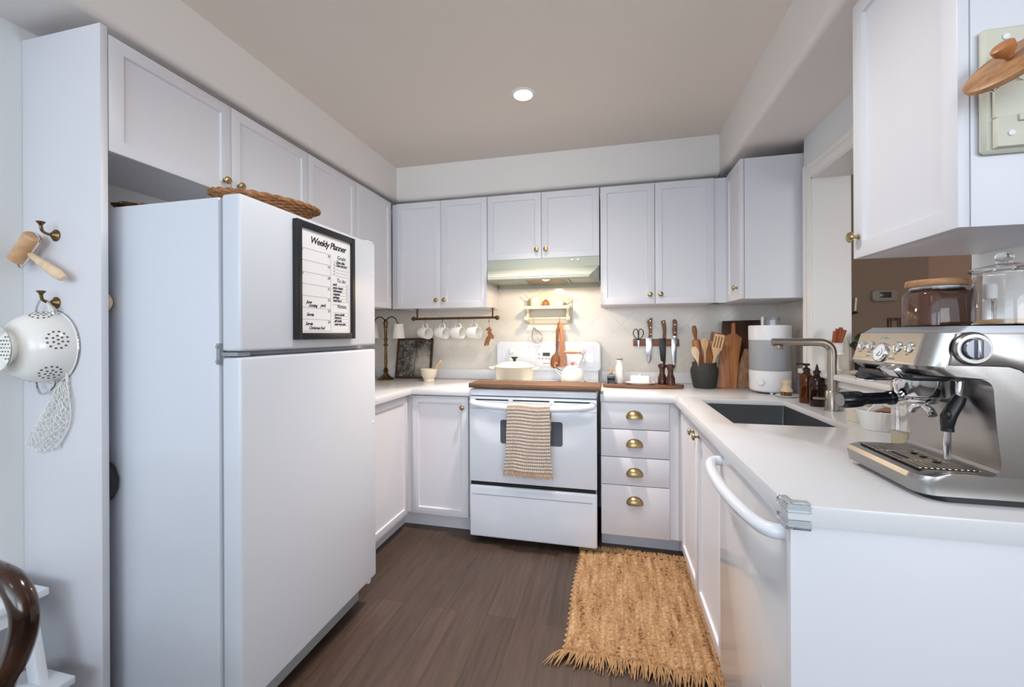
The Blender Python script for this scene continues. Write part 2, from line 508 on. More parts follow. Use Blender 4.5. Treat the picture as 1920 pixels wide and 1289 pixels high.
def rrect(x0, x1, y0, y1, r, n=5):
    out = []
    for cx, cy, a in ((x1 - r, y1 - r, 0), (x0 + r, y1 - r, PI / 2), (x0 + r, y0 + r, PI), (x1 - r, y0 + r, 1.5 * PI)):
        for k in range(n + 1):
            t = a + PI / 2 * k / n; out.append((cx + r * math.cos(t), cy + r * math.sin(t)))
    return out


def text(mb, s, size, mtx, shear=0.0, ext=0.0004, bold=0.0, space=1.0, align='LEFT'):
    cu = bpy.data.curves.new('t', 'FONT'); cu.body = s; cu.size = size; cu.shear = shear
    cu.extrude = ext; cu.offset = bold; cu.space_character = space; cu.align_x = align; cu.resolution_u = 3
    o = bpy.data.objects.new('t', cu); COL.objects.link(o)
    dg = bpy.context.evaluated_depsgraph_get(); dg.update()
    me = bpy.data.meshes.new_from_object(o.evaluated_get(dg))
    me.transform(mtx); mb.bm.from_mesh(me)
    bpy.data.objects.remove(o); bpy.data.curves.remove(cu); bpy.data.meshes.remove(me)


# ------------------------------------------------------------------ cabinet helpers
def panel_door(name, axis, a0, a1, z0, z1, front, parent, th=0.02, sw=0.057, shaker=True, m='cab'):
    t = bmesh.new(); bmesh.ops.create_cube(t, size=1.0)
    for v in t.verts: v.co = Vector(((a0 + a1) / 2 + v.co.x * (a1 - a0), th / 2 + v.co.y * th, (z0 + z1) / 2 + v.co.z * (z1 - z0)))
    bmesh.ops.bevel(t, geom=list(t.edges), offset=0.0018, segments=2, profile=0.5, affect='EDGES')
    if shaker:
        t.normal_update()
        f = max((f for f in t.faces if f.normal.y < -0.99), key=lambda q: q.calc_area())
        bmesh.ops.inset_individual(t, faces=[f], thickness=sw, depth=0)
        bmesh.ops.inset_individual(t, faces=[f], thickness=0.005, depth=-0.009)
    for v in t.verts:
        u, d, z = v.co
        v.co = {'-Y': Vector((u, front + d, z)), '+X': Vector((front - d, u, z)), '-X': Vector((front + d, u, z))}[axis]
    bmesh.ops.recalc_face_normals(t, faces=t.faces)
    mb = MB(); mb._merge(t)
    return mb.build(name, m, parent, sharp=25)


def knob(axis, p, parent):
    prof = [(0, 0), (0.008, 0), (0.008, 0.002), (0.0048, 0.004), (0.0045, 0.014), (0.008, 0.016), (0.0145, 0.019), (0.0155, 0.022), (0.0135, 0.0262), (0.008, 0.0285), (0, 0.029)]
    return MB().lathe(prof, 20, p, OUT[axis]).build('knob', 'brass', parent)


def cup_pull(x, z, y, parent):
    a, h, d = 0.043, 0.042, 0.026
    mb = MB()
    def sh(k):
        def fn(u, v):
            th = PI * u; ph = PI / 2 * v
            return (x - a * k * math.cos(th), y - d * k * math.sin(th) ** 0.7 * math.sin(ph), z + h * k * math.sin(th) ** 0.8 * math.cos(ph))
        return fn
    mb.grid(sh(1.0), 28, 10); mb.grid(sh(0.93), 28, 10)
    mb.prism([(x - a - 0.003, z)] + [(x - (a + 0.004) * math.cos(PI * k / 20), z + (h + 0.004) * math.sin(PI * k / 20) ** 0.8) for k in range(1, 20)] + [(x + a + 0.003, z)], y - 0.002, y)
    bmesh.ops.recalc_face_normals(mb.bm, faces=mb.bm.faces)
    return mb.build('cup_pull', 'brass', parent)


def slab(xs, ys, cells, z0, z1, name, m, parent=None, b=0.003):
    """worktop made of filled grid cells, welded to one plate"""
    t = bmesh.new(); V = {}
    def gv(i, j):
        if (i, j) not in V: V[(i, j)] = t.verts.new((xs[i], ys[j], z1))
        return V[(i, j)]
    fs = [t.faces.new((gv(i, j), gv(i + 1, j), gv(i + 1, j + 1), gv(i, j + 1))) for i, j in cells]
    r = bmesh.ops.extrude_face_region(t, geom=fs)
    for v in [g for g in r['geom'] if isinstance(g, bmesh.types.BMVert)]: v.co.z = z0
    bmesh.ops.recalc_face_normals(t, faces=t.faces)
    bmesh.ops.dissolve_limit(t, angle_limit=0.01, verts=t.verts, edges=t.edges)
    if b:
        t.normal_update()
        es = [e for e in t.edges if len(e.link_faces) == 2 and e.calc_face_angle(0) > 0.5]
        bmesh.ops.bevel(t, geom=es, offset=b, segments=2, profile=0.5, affect='EDGES')
    mb = MB(); mb._merge(t)
    return mb.build(name, m, parent)


# ================================================================== the setting
CZ, SZ = 2.53, 2.275        # ceiling, soffit underside
XL, XR, YB, YR = -1.878, 1.0, 3.07, -2.2
struct('floor', MB().box(XL - 0.1, 3.6, YR, 3.42, -0.05, 0), 'floor')
struct('ceiling', MB().box(XL - 0.1, 3.6, YR, 3.42, CZ, CZ + 0.05), 'ceil')
struct('wall_left', MB().box(XL - 0.1, XL, YR, YB + 0.1, 0, CZ), 'wall')
struct('wall_rear_light_block', MB().box(XL - 0.1, 3.6, YR - 0.1, YR, 0, 0.95), 'wall')  # unseen low wall, added to cut low daylight from behind
struct('wall_back', MB().box(XL, XR + 0.165, YB, YB + 0.1, 0, CZ), 'wall')
mb = MB()
OY0, OY1, OZ0, OZ1 = 1.439, 2.385, 1.05, 2.045
mb.box(XR, XR + 0.165, OY1, 2.47, 0, CZ); mb.box(1.09, XR + 0.165, 2.47, YB, 0, CZ); mb.box(XR, XR + 0.165, OY0, OY1, 0, OZ0)
mb.box(XR, XR + 0.165, OY0, OY1, OZ1, CZ); mb.box(XR, XR + 0.165, 0.96, OY0, 0, CZ)
struct('wall_right', mb, 'wall')
# soffits above the cabinets, soft bullnosed lower edge
def bull(x_face, x_back, z0, z1, r=0.028, sgn=1):
    pts = [(x_back, z0), (x_back, z1), (x_face, z1)]
    for k in range(7):
        a = PI / 2 * k / 6
        pts.append((x_face - sgn * (r - r * math.cos(a)), z0 + r - r * math.sin(a)))
    return pts
struct('wall_soffit_left', MB().prism(bull(-1.575, XL, SZ, CZ), YR, YB, 'XZ'), 'soffit')
struct('wall_soffit_back', MB().prism([(2.88 + (YB - 2.88) * 0, CZ)] + [(2.88 + 0.028 - 0.028 * math.cos(PI / 2 * k / 6), SZ + 0.028 - 0.028 * math.sin(PI / 2 * k / 6)) for k in range(7)] + [(YB, SZ), (YB, CZ)], -1.575, 0.69, 'YZ'), 'soffit')
struct('wall_soffit_right', MB().prism(bull(0.69, XR - 0.0005, SZ, CZ, 0.028, -1), 0.957, YB, 'XZ').box(XR - 0.001, 1.0895, 2.4705, YB - 0.0005, SZ, CZ), 'soffit')
# tiled splash areas
mb = MB(); mb.box(XL, 1.09, YB - 0.012, YB, 0.90, 1.46); mb.box(-0.824, -0.055, YB - 0.012, YB, 1.46, 1.78)
struct('wall_back_tiles', mb, 'tile')
struct('wall_right_tiles', MB().box(1.078, 1.09, 2.471, YB - 0.012, 0.90, 1.46), 'tile_r')
# casing round the pass-through opening, its sill shelf and apron
def casing(mb, y0, y1, z0, z1, horiz):
    prof = [(0, 0), (0.006, 0.0), (0.008, 0.004), (0.008, 0.016), (0.011, 0.020), (0.012, 0.040), (0.009, 0.046), (0.012, 0.052), (0.014, 0.060), (0.014, 0.072), (0.012, 0.076), (0, 0.077)]
    if not horiz: mb.prism([(XR - t, y0 + a) for t, a in prof], z0, z1, 'XY')
    else:
        n = [(XR - t, z0 + a) for t, a in prof]; mb.prism(n, y0, y1, 'XZ')
mb = MB(); casing(mb, OY1, 2.462, 1.075, OZ1 + 0.077, False); casing(mb, OY0, OY1 + 0.001, OZ1, OZ1 + 0.077, True)
struct('trim_1', mb, 'trim')
mb = MB(); mb.box(0.955, 1.21, OY0 - 0.02, OY1 + 0.06, 1.05, 1.075, 0.006)
mb.box(0.975, XR, OY0 - 0.01, OY1 + 0.05, 1.015, 1.05, 0.008); mb.box(0.985, XR, OY0, OY1 + 0.04, 0.985, 1.015, 0.004)
struct('trim_2', mb, 'trim')
# jamb lining
mb = MB(); mb.box(XR - 0.002, XR + 0.167, OY1 - 0.008, OY1, 1.075, OZ1); mb.box(XR - 0.002, XR + 0.167, OY0, OY1, OZ1 - 0.008, OZ1)
struct('trim_3', mb, 'trim')
# room beyond the opening
struct('wall_dining', MB().box(1.165, 2.06, 3.30, 3.42, 0, CZ), 'taupe')
struct('wall_hall', MB().box(2.06, 3.6, 3.34, 3.44, 0, CZ), 'taupe2')
struct('wall_dining_right', MB().box(3.5, 3.6, YR, 3.34, 0, CZ), 'taupe2')

# ================================================================== left run
t = thing('tall_side_panel', 'tall white end panel beside the fridge, two brass hooks on it', 'panel', (-1.706, 0.975, 0))
MB().box(XL + 0.001, -1.534, 0.960, 0.980, 0, 2.233, 0.001).build('panel', 'cab', t)

t = thing('overfridge_cabinet', 'short white two-door wall cabinet directly above the fridge', 'cabinet', (-1.7, 1.42, 1.845))
mb = MB(); mb.box(XL + 0.001, -1.556, 0.981, 1.873, 1.846, 2.213); mb.build('body', 'cab', t)
for a0, a1, k in ((0.983, 1.417, 1.384), (1.4195, 1.872, 1.452)):
    d = panel_door('door', '+X', a0, a1, 1.845, 2.213, -1.534, t); knob('+X', (-1.534, k, 1.893), d)
t = thing('wall_cabinet', 'white two-door wall cabinet on the left wall between fridge cabinet and corner', 'cabinet', (-1.7, 2.3, 1.447))
mb = MB(); mb.box(XL + 0.001, -1.556, 1.875, 2.735, 1.447, 2.213); mb.build('body', 'cab', t)
for a0, a1, k in ((1.8755, 2.298, 2.255), (2.3005, 2.722, 2.345)):
    d = panel_door('door', '+X', a0, a1, 1.447, 2.213, -1.534, t); knob('+X', (-1.534, k, 1.51), d)

# ================================================================== back wall cabinets
def back_cab(name, label, x0, x1, z0, z1, split, kz, ks, fill=None):
    t = thing(name, label, 'cabinet', ((x0 + x1) / 2, 2.92, z0))
    mb = MB(); mb.box(x0, x1, 2.780, YB - 0.013 if z0 < 1.5 else YB - 0.001, z0, z1)
    if fill: mb.box(fill[0], fill[1], 2.772, 2.782, z0, z1)
    mb.build('body', 'cab', t)
    for a0, a1, k in ((x0 + 0.001, split - 0.0012, split - ks), (split + 0.0012, x1 - 0.001, split + ks)):
        d = panel_door('door', '-Y', a0, a1, z0, z1, 2.758, t); knob('-Y', (k, 2.758, kz), d)
    return t
back_cab('wall_cabinet', 'white two-door wall cabinet left of the range hood, mug rail beneath', -1.513, -0.822, 1.447, 2.213, -1.167, 1.503, 0.031, (-1.552, -1.513))
back_cab('wall_cabinet', 'short white two-door wall cabinet directly above the range hood', -0.820, -0.060, 1.768, 2.213, -0.442, 1.826, 0.031)
back_cab('wall_cabinet', 'white two-door wall cabinet right of the range hood, above the knife rack', -0.054, 0.631, 1.447, 2.213, 0.284, 1.506, 0.032, (0.631, 0.7))
t = thing('corner_wall_cabinet', 'white single-door corner wall cabinet above the humidifier, plain side facing out', 'cabinet', (0.85, 2.62, 1.447))
mb = MB(); mb.box(0.722, 1.077, 2.492, YB - 0.013, 1.447, 2.213); mb.box(0.7, 0.722, 2.766, 2.79, 1.447, 2.213); mb.build('body', 'cab', t)
d = panel_door('door', '-X', 2.492, 2.765, 1.447, 2.213, 0.70, t); knob('-X', (0.70, 2.545, 1.512), d)
t = thing('wall_cabinet', 'large near white wall cabinet above the espresso machine, lid rack on its side', 'cabinet', (0.85, 1.23, 1.475))
mb = MB(); mb.box(0.722, XR - 0.001, 1.040, 1.415, 1.475, 2.213, 0.001); mb.build('body', 'cab', t)
d = panel_door('door', '-X', 1.040, 1.415, 1.475, 2.213, 0.70, t, sw=0.06); knob('-X', (0.70, 1.388, 1.535), d)

# ================================================================== base cabinets
t = thing('base_cabinet', 'white base cabinet against the left wall, half hidden by the fridge', 'cabinet', (-1.57, 2.1, 0))
mb = MB(); mb.box(XL + 0.001, -1.282, 1.80, 2.469, 0.10, 0.873); mb.box(XL + 0.001, -1.335, 1.80, 2.469, 0, 0.10); mb.build('body', 'cab', t)
d = panel_door('door', '+X', 1.82, 2.436, 0.108, 0.866, -1.262, t); knob('+X', (-1.262, 1.86, 0.80), d)
t = thing('base_cabinet', 'narrow white single-door base cabinet left of the oven', 'cabinet', (-1.05, 2.7, 0))
mb = MB(); mb.box(-1.281, -0.850, 2.480, YB - 0.001, 0.10, 0.873); mb.box(-1.281, -1.243, 2.470, 2.481, 0.108, 0.873); mb.box(-1.40, -1.335, 2.4695, 2.55, 0, 0.10); mb.box(-1.336, -0.850, 2.535, YB - 0.001, 0, 0.10); mb.build('body', 'cab', t)
d = panel_door('door', '-Y', -1.241, -0.862, 0.108, 0.866, 2.458, t); knob('-Y', (-0.896, 2.458, 0.800), d)
t = thing('drawer_cabinet', 'white base cabinet with four drawers and brass cup pulls right of the oven', 'cabinet', (0.16, 2.7, 0))
mb = MB(); mb.box(-0.049, 0.390, 2.461, YB - 0.001, 0.10, 0.869); mb.box(0.324, 0.373, 2.450, 2.463, 0.108, 0.869); mb.box(-0.049, 0.390, 2.552, YB - 0.001, 0, 0.10); mb.build('body', 'cab', t)
for z0, z1, pz in ((0.716, 0.868, 0.777), (0.5565, 0.712, 0.617), (0.397, 0.5525, 0.452), (0.108, 0.393, 0.291)):
    d = panel_door('drawer', '-Y', -0.048, 0.323, z0, z1, 2.439, t, shaker=False); cup_pull(0.137, pz, 2.439, d)
t = thing('sink_base_cabinet', 'white two-door base cabinet under the sink facing the rug', 'cabinet', (0.68, 1.95, 0))
mb = MB(); mb.box(0.393, 0.455, 1.548, YB - 0.001, 0.10, 0.869); mb.box(0.455, XR - 0.001, 2.38, YB - 0.001, 0.10, 0.869); mb.box(0.455, XR - 0.001, 1.548, 2.38, 0.10, 0.64)
mb.box(0.44, XR - 0.001, 1.548, YB - 0.001, 0, 0.10); mb.box(0.392, 0.44, 2.552, YB - 0.001, 0, 0.10); mb.build('body', 'cab', t)
for a0, a1, k in ((1.5485, 1.951, 1.905), (1.954, 2.352, 2.000)):
    d = panel_door('door', '-X', a0, a1, 0.108, 0.866, 0.371, t); knob('-X', (0.371, k, 0.815), d)
t = thing('peninsula_end_panel', 'broad plain white end panel closing the counter beside the dishwasher', 'panel', (0.68, 0.98, 0))
MB().box(0.362, XR + 0.16, 0.962, 0.982, 0, 0.869, 0.001).build('panel', 'cab', t)

# worktops
t = thing('countertop', 'white quartz worktop in the left corner beside the stove', 'countertop', (-1.4, 2.6, 0.873))
slab([XL + 0.001, -1.236, -0.834], [1.79, 2.438, YB - 0.013], [(0, 0), (0, 1), (1, 1)], 0.874, 0.914, 'top', 'quartz', t)
def upstand(label, *b):
    t = thing('quartz_upstand', label, 'upstand', ((b[0] + b[1]) / 2, (b[2] + b[3]) / 2, b[4])); MB().box(*b, 0.002).build('strip', 'quartz', t)
upstand('low white quartz upstand against the tile left of the stove', XL + 0.021, -0.834, YB - 0.032, YB - 0.0125, 0.9145, 0.99)
upstand('low white quartz upstand on the left wall behind the brass lamp', XL + 0.001, XL + 0.02, 1.79, YB - 0.0125, 0.9145, 0.99)
t = thing('countertop', 'white quartz worktop with sink cutout running from the drawers to the peninsula', 'countertop', (0.68, 1.9, 0.873))
xs = [-0.052, 0.349, 0.465, 0.862, XR - 0.0005, 1.077]; ys = [0.940, 1.742, 2.358, 2.428, 2.4715, YB - 0.013]
slab(xs, ys, [(1, 0), (2, 0), (3, 0), (1, 1), (3, 1), (1, 2), (2, 2), (3, 2), (0, 3), (1, 3), (2, 3), (3, 3), (0, 4), (1, 4), (2, 4), (3, 4), (4, 4)], 0.870, 0.914, 'top', 'quartz', t)
upstand('low white quartz upstand behind the serving board and utensil crock', -0.052, 1.056, YB - 0.032, YB - 0.0125, 0.9145, 0.99)
upstand('low white quartz upstand on the right wall behind the humidifier', 1.057, 1.0775, 2.472, YB - 0.0125, 0.9145, 0.99)

# sink: undermount steel bowl
t = thing('kitchen_sink', 'rectangular brushed steel undermount sink set into the white worktop', 'sink', (0.66, 1.975, 0.66))
mb = MB(); x0, x1, y0, y1, zb = 0.4665, 0.8605, 1.7435, 2.3565, 0.68
def ring(r, z, k=0.0): return [(p[0], p[1], z) for p in rrect(x0 + k, x1 - k, y0 + k, y1 - k, r, 5)]
bm_ = bmesh.new(); prev = None
for rr in (ring(0.002, 0.8905), ring(0.006, 0.868), ring(0.014, zb + 0.02, 0.002), ring(0.02, zb + 0.005, 0.010), ring(0.03, zb, 0.03)):
    cur = [bm_.verts.new(p) for p in rr]
    if prev:
        for i in range(len(cur)): bm_.faces.new((prev[i], prev[(i + 1) % len(cur)], cur[(i + 1) % len(cur)], cur[i]))
    prev = cur
bm_.faces.new(prev)
for f in bm_.faces: f.normal_update()
bmesh.ops.recalc_face_normals(bm_, faces=bm_.faces); bmesh.ops.reverse_faces(bm_, faces=bm_.faces)
mb._merge(bm_); mb.build('basin', 'sinksteel', t)
MB().lathe([(0, 0.002), (0.03, 0.002), (0.042, 0.004), (0.045, 0.001), (0.045, 0)], 24, (0.66, 2.10, zb)).build('drain', 'chrome', t)

# ================================================================== fridge
FY0, FY1 = 1.022, 1.760
t = thing('refrigerator', 'tall white top-freezer refrigerator in the alcove by the left wall', 'refrigerator', (-1.45, 1.39, 0))
MB().box(-1.845, -1.155, FY0, FY1, 0.06, 1.682, 0.006).build('body', 'fridge', t)
mb = MB(); mb.box(-1.157, -1.142, FY0 + 0.008, FY1 - 0.008, 0.135, 1.194); mb.box(-1.157, -1.142, FY0 + 0.008, FY1 - 0.008, 1.212, 1.680); mb.build('gasket', 'greyseal', t)
fd = MB().box(-1.144, -1.076, FY0, FY1, 1.211, 1.688, 0.009, 3).build('freezer_door', 'fridge', t)
MB().lathe([(0, 0), (0.006, 0), (0.0055, 0.0025), (0, 0.003)], 14, (-1.0765, 1.738, 1.545), OUT['+X']).build('screw_cap', 'matte_white', fd)
dd = MB().box(-1.144, -1.076, FY0, FY1, 0.126, 1.192, 0.009, 3).build('fridge_door', 'fridge', t)
MB().lathe([(0, 0), (0.006, 0), (0.0055, 0.0025), (0, 0.003)], 14, (-1.0765, 1.738, 0.85), OUT['+X']).build('screw_cap', 'matte_white', dd)
mb = MB(); mb.box(-1.15, -1.09, FY0 + 0.004, FY0 + 0.05, 1.1955, 1.2075, 0.001); mb.box(-1.162, -1.150, FY0 - 0.003, FY0 + 0.02, 1.17, 1.235, 0.001)
for z in (1.18, 1.225): mb.lathe([(0, 0), (0.006, 0), (0.005, 0.004), (0, 0.005)], 10, (-1.156, FY0 - 0.003, z), OUT['-Y'])
mb.build('middle_hinge', 'greyseal', t)
MB().box(-1.14, -1.08, FY1 - 0.06, FY1 - 0.01, 1.688, 1.694, 0.002).build('top_hinge', 'matte_white', t)
MB().box(-1.15, -1.11, FY0 + 0.03, FY1 - 0.09, 0.055, 0.118, 0.004).build('toe_grille', 'greyseal', t)
for y in (FY0 + 0.06, FY1 - 0.05):
    MB().lathe([(0, 0), (0.018, 0), (0.018, 0.012), (0.008, 0.016), (0.008, 0.065), (0, 0.065)], 16, (-1.19, y, 0)).build('foot', 'black', t)
MB().lathe([(0, 0), (0.010, 0.002), (0.014, 0.010), (0.014, 0.025), (0, 0.025)], 16, (-1.10, FY1 - 0.035, 0.1005)).build('lower_hinge', 'matte_white', t)
for y in (FY0 + 0.06, FY1 - 0.05):
    MB().lathe([(0, 0), (0.018, 0), (0.018, 0.012), (0.008, 0.016), (0.008, 0.065), (0, 0.065)], 16, (-1.78, y, 0)).build('foot', 'black', t)

# planner in a black frame on the freezer door
PY0, PY1, PZ0, PZ1 = 1.234, 1.572, 1.243, 1.668
FXD = -1.0755
t = thing('weekly_planner', 'black framed weekly planner board mounted on the freezer door', 'planner', (FXD, 1.40, 1.455))
mb = MB(); fw = 0.024; fx = FXD + 0.020
mb.box(FXD, fx, PY0, PY0 + fw, PZ0, PZ1, 0.001); mb.box(FXD, fx, PY1 - fw, PY1, PZ0, PZ1, 0.001)
mb.box(FXD, fx, PY0 + fw, PY1 - fw, PZ0, PZ0 + fw, 0.001); mb.box(FXD, fx, PY0 + fw, PY1 - fw, PZ1 - fw, PZ1, 0.001)
mb.build('frame', 'frameblack', t)
px = FXD + 0.011
MB().box(FXD, px, PY0 + fw - 0.002, PY1 - fw + 0.002, PZ0 + fw - 0.002, PZ1 - fw + 0.002).build('sheet', 'paper', t)
def pm(y, z): return TR((px + 0.0004, y, z)) @ RZ(PI / 2) @ RX(PI / 2)
W0, W1, H0, H1 = PY0 + fw, PY1 - fw, PZ0 + fw, PZ1 - fw; WW, HH = W1 - W0, H1 - H0
def U(u): return W0 + u * WW
def Vv(v): return H1 - v * HH
mb = MB(); text(mb, 'Weekly Planner', 0.0355, pm(U(0.17), Vv(0.122)), 0.28, bold=0.0006, space=0.92); mb.build('title', 'ink', t)
for s_, u, v in (('Goals:', 0.70, 0.215), ('To do:', 0.69, 0.46), ('Notes:', 0.70, 0.735)):
    mb = MB(); text(mb, s_, 0.0225, pm(U(u), Vv(v)), 0.2); mb.build('heading', 'ink', t)
mb = MB()
for k in range(5): text(mb, str(k + 1), 0.011, pm(U(0.63), Vv(0.258 + 0.033 * k)))
mb.build('list_numbers', 'ink', t)
mb = MB()
def hl(u0, u1, v, th=0.0011): mb.box(px, px + 0.0005, U(u0), U(u1), Vv(v) - th / 2, Vv(v) + th / 2)
rows = [0.187 + 0.1135 * k for k in range(8)]
for v in rows: hl(0.0, 0.565, v)
mb.box(px, px + 0.0005, U(0.565), U(0.568), Vv(rows[-1]), Vv(rows[0]))
for k in range(5): hl(0.67, 0.95, 0.262 + 0.033 * k)
for k in range(7): hl(0.61, 0.88, 0.50 + 0.034 * k)
for k in range(5): hl(0.62, 0.95, 0.785 + 0.034 * k)
for k in range(6):
    v0 = 0.475 + 0.034 * k
    for a in ((0.90, 0.905), (0.935, 0.94)): mb.box(px, px + 0.0005, U(a[0]), U(a[1]), Vv(v0 + 0.022), Vv(v0))
    hl(0.90, 0.94, v0, 0.0009); hl(0.90, 0.94, v0 + 0.022, 0.0009)
for k, c in enumerate('MTWTFSS'): text(mb, c, 0.012, pm(U(0.012), Vv(rows[k] + 0.028)))
mb.build('ruled_lines', 'greyink', t)
mb = MB()
for k in range(7):
    mb = MB(); text(mb, str(18 + k), 0.0135, pm(U(0.505), Vv(rows[k] + 0.033)), 0.1); mb.build('date', 'ink', t)
for s, u, v, sz in (('June', 0.10, 0.715, 0.017), ('coming', 0.14, 0.745, 0.017), ('pack', 0.36, 0.735, 0.017), ('Sernia', 0.10, 0.835, 0.017), ('Sernia', 0.08, 0.925, 0.017), ('Christmas Eve!', 0.14, 0.965, 0.016),
                    ('Clean bike', 0.67, 0.257, 0.015), ('Clean shower', 0.67, 0.290, 0.014), ('pack', 0.61, 0.497, 0.014), ('green cleaner', 0.61, 0.531, 0.013), ('dishwasher', 0.61, 0.565, 0.014), ('organize', 0.61, 0.599, 0.014),
                    ('garbage', 0.61, 0.633, 0.014), ('wash floor', 0.61, 0.667, 0.014), ('Lemon kettle', 0.64, 0.815, 0.013), ('Entrance', 0.64, 0.848, 0.013), ('gift bottle', 0.64, 0.882, 0.013), ('water beet plant', 0.64, 0.916, 0.012)):
    mb = MB(); text(mb, s, sz, pm(U(u), Vv(v)), 0.45, bold=0.0002, space=0.9); mb.build('handwriting', 'ink', t)

# ================================================================== stove
SX0, SX1 = -0.826, -0.070
t = thing('electric_range', 'white freestanding electric range with towel over the oven handle', 'stove', (-0.448, 2.72, 0))
MB().box(SX0 + 0.003, SX1 - 0.003, 2.42, 3.03, 0.045, 0.884).build('body', 'enamel', t)
mb = MB(); mb.box(SX0 - 0.001, SX1 + 0.001, 2.385, 3.03, 0.889, 0.929, 0.010, 3); mb.build('cooktop', 'enamel', t)
od = MB().box(SX0, SX1, 2.385, 2.425, 0.372, 0.884, 0.006).build('oven_door', 'enamel', t)
mb = MB()
for x0, x1 in ((-0.803, -0.582), (-0.557, -0.338), (-0.313, -0.095)): mb.prism(rrect(x0, x1, 0.862, 0.870, 0.0039), 2.3842, 2.39, 'XZ')
mb.build('vent_slot', 'dark', od)
MB().prism(rrect(-0.633, -0.263, 0.609, 0.750, 0.014), 2.3835, 2.388, 'XZ').build('oven_window', 'glassdark', od)
MB().box(SX0 + 0.001, SX1 - 0.001, 2.3838, 2.386, 0.8115, 0.8135).build('seam', 'greyseal', od)
hp = [(-0.800, 2.384, 0.852), (-0.796, 2.362, 0.850), (-0.77, 2.345, 0.846), (-0.68, 2.335, 0.838), (-0.55, 2.33, 0.833), (-0.447, 2.329, 0.832), (-0.34, 2.33, 0.833), (-0.21, 2.335, 0.838), (-0.125, 2.345, 0.846), (-0.098, 2.362, 0.850), (-0.094, 2.384, 0.852)]
MB().tube(cr(hp, 5), 0.021, 14, flat=0.95).build('handle', 'enamel', od)
dr = MB().box(SX0, SX1, 2.378, 2.425, 0.042, 0.350, 0.012, 3).build('storage_drawer', 'enamel', t)
MB().box(SX0 + 0.02, SX1 - 0.025, 2.3755, 2.380, 0.297, 0.3005, 0.0015).build('grip_ridge', 'greyseal', dr)
MB().box(SX0 + 0.008, SX1 - 0.008, 2.391, 2.44, 0.345, 0.376).build('door_gap_shade', 'dark', t)  # dark box painting the shade between oven door and drawer
for x in (SX0 + 0.05, SX1 - 0.05):
    MB().lathe([(0, 0), (0.016, 0), (0.016, 0.01), (0.007, 0.014), (0.007, 0.05), (0, 0.05)], 14, (x, 2.46, 0)).build('foot', 'black', t)
mb = MB(); mb.box(SX0 + 0.006, SX1 - 0.006, 3.0, 3.045, 0.925, 0.995); mb.build('backguard_base', 'enamel', t)
cp = MB().prism(rrect(-0.820, -0.056, 0.990, 1.205, 0.035), 2.984, 3.045, 'XZ', 0.012, 3).build('control_panel', 'enamel', t)
MB().prism(rrect(-0.775, -0.106, 1.018, 1.176, 0.008), 2.9825, 2.986, 'XZ', 0.001).build('fascia', 'enamel', cp)
MB().prism(rrect(-0.522, -0.30, 1.022, 1.140, 0.01), 2.9795, 2.984, 'XZ', 0.002).build('keypad', 'matte_white', cp)
MB().box(-0.470, -0.418, 2.9780, 2.981, 1.098, 1.123).build('clock_display', 'lcd', cp)
for x, z in ((-0.704, 1.134), (-0.704, 1.067), (-0.183, 1.134), (-0.183, 1.069)):
    k_ = MB().lathe([(0, 0.030), (0.011, 0.030), (0.0165, 0.027), (0.0185, 0.016), (0.019, 0.004), (0.024, 0.003), (0.024, 0), (0, 0)], 24, (x, 2.9825, z), OUT['-Y'])
    k_.box(x - 0.004, x + 0.004, 2.947, 2.967, z - 0.018, z + 0.018, 0.002); k_.build('burner_knob', 'ceramic', cp)
mb = MB()
for x, z in ((-0.497, 1.111), (-0.497, 1.082), (-0.472, 1.080), (-0.447, 1.080), (-0.423, 1.080)): mb.lathe([(0, 0.001), (0.0055, 0.001), (0.0055, 0)], 12, (x, 2.9795, z), OUT['-Y'])
mb.build('button', 'greyink', cp)
mb = MB(); text(mb, 'Kenmore', 0.012, TR((-0.467, 2.979, 1.042)) @ RX(PI / 2), 0, bold=0.0003)
for x in (-0.748, -0.135):
    for dz in (-0.025, 0, 0.025): mb.lathe([(0, 0.001), (0.002, 0.001), (0.002, 0)], 8, (x, 2.9825, 1.10 + dz), OUT['-Y'])
mb.build('lettering', 'greyink', cp)
# black burner covers, glimpsed under the board
for cx, cy, r in ((-0.61, 2.525, 0.118), (-0.25, 2.515, 0.108), (-0.61, 2.79, 0.10), (-0.25, 2.79, 0.115)):
    MB().lathe([(0, 0), (r, 0), (r, 0.006), (r - 0.004, 0.0085), (0, 0.0085)], 40, (cx, cy, 0.9292)).build('burner_cover', 'black', t)
# hood
t = thing('range_hood', 'pale sage under-cabinet range hood with one glowing lamp', 'range hood', (-0.44, 2.9, 1.60))
HX0, HX1, HY = -0.8205, -0.0605, 2.760
FX0, FX1, FY_ = -0.772, -0.119, 2.602
zt, zm, zl, zb2 = 1.767, 1.706, 1.622, 1.603
mb = MB(); bm_ = mb.bm
def quad(*p): bm_.faces.new([bm_.verts.new(q) for q in p])
YW = YB - 0.014
quad((HX0, HY, zm), (HX1, HY, zm), (HX1, HY, zt), (HX0, HY, zt))
quad((FX0, FY_, zl), (FX1, FY_, zl), (HX1, HY, zm), (HX0, HY, zm))
quad((FX0, FY_, zb2), (FX1, FY_, zb2), (FX1, FY_, zl), (FX0, FY_, zl))
quad((FX1, FY_, zb2), (HX1, HY, zb2), (HX1, HY, zm), (FX1, FY_, zl))
quad((FX0, FY_, zl), (HX0, HY, zm), (HX0, HY, zb2), (FX0, FY_, zb2))
quad((HX1, HY, zb2), (HX1, YW, zb2), (HX1, YW, zt), (HX1, HY, zt), (HX1, HY, zm))
quad((HX0, HY, zb2), (HX0, HY, zm), (HX0, HY, zt), (HX0, YW, zt), (HX0, YW, zb2))
quad((HX0, HY, zt), (HX1, HY, zt), (HX1, YW, zt), (HX0, YW, zt))
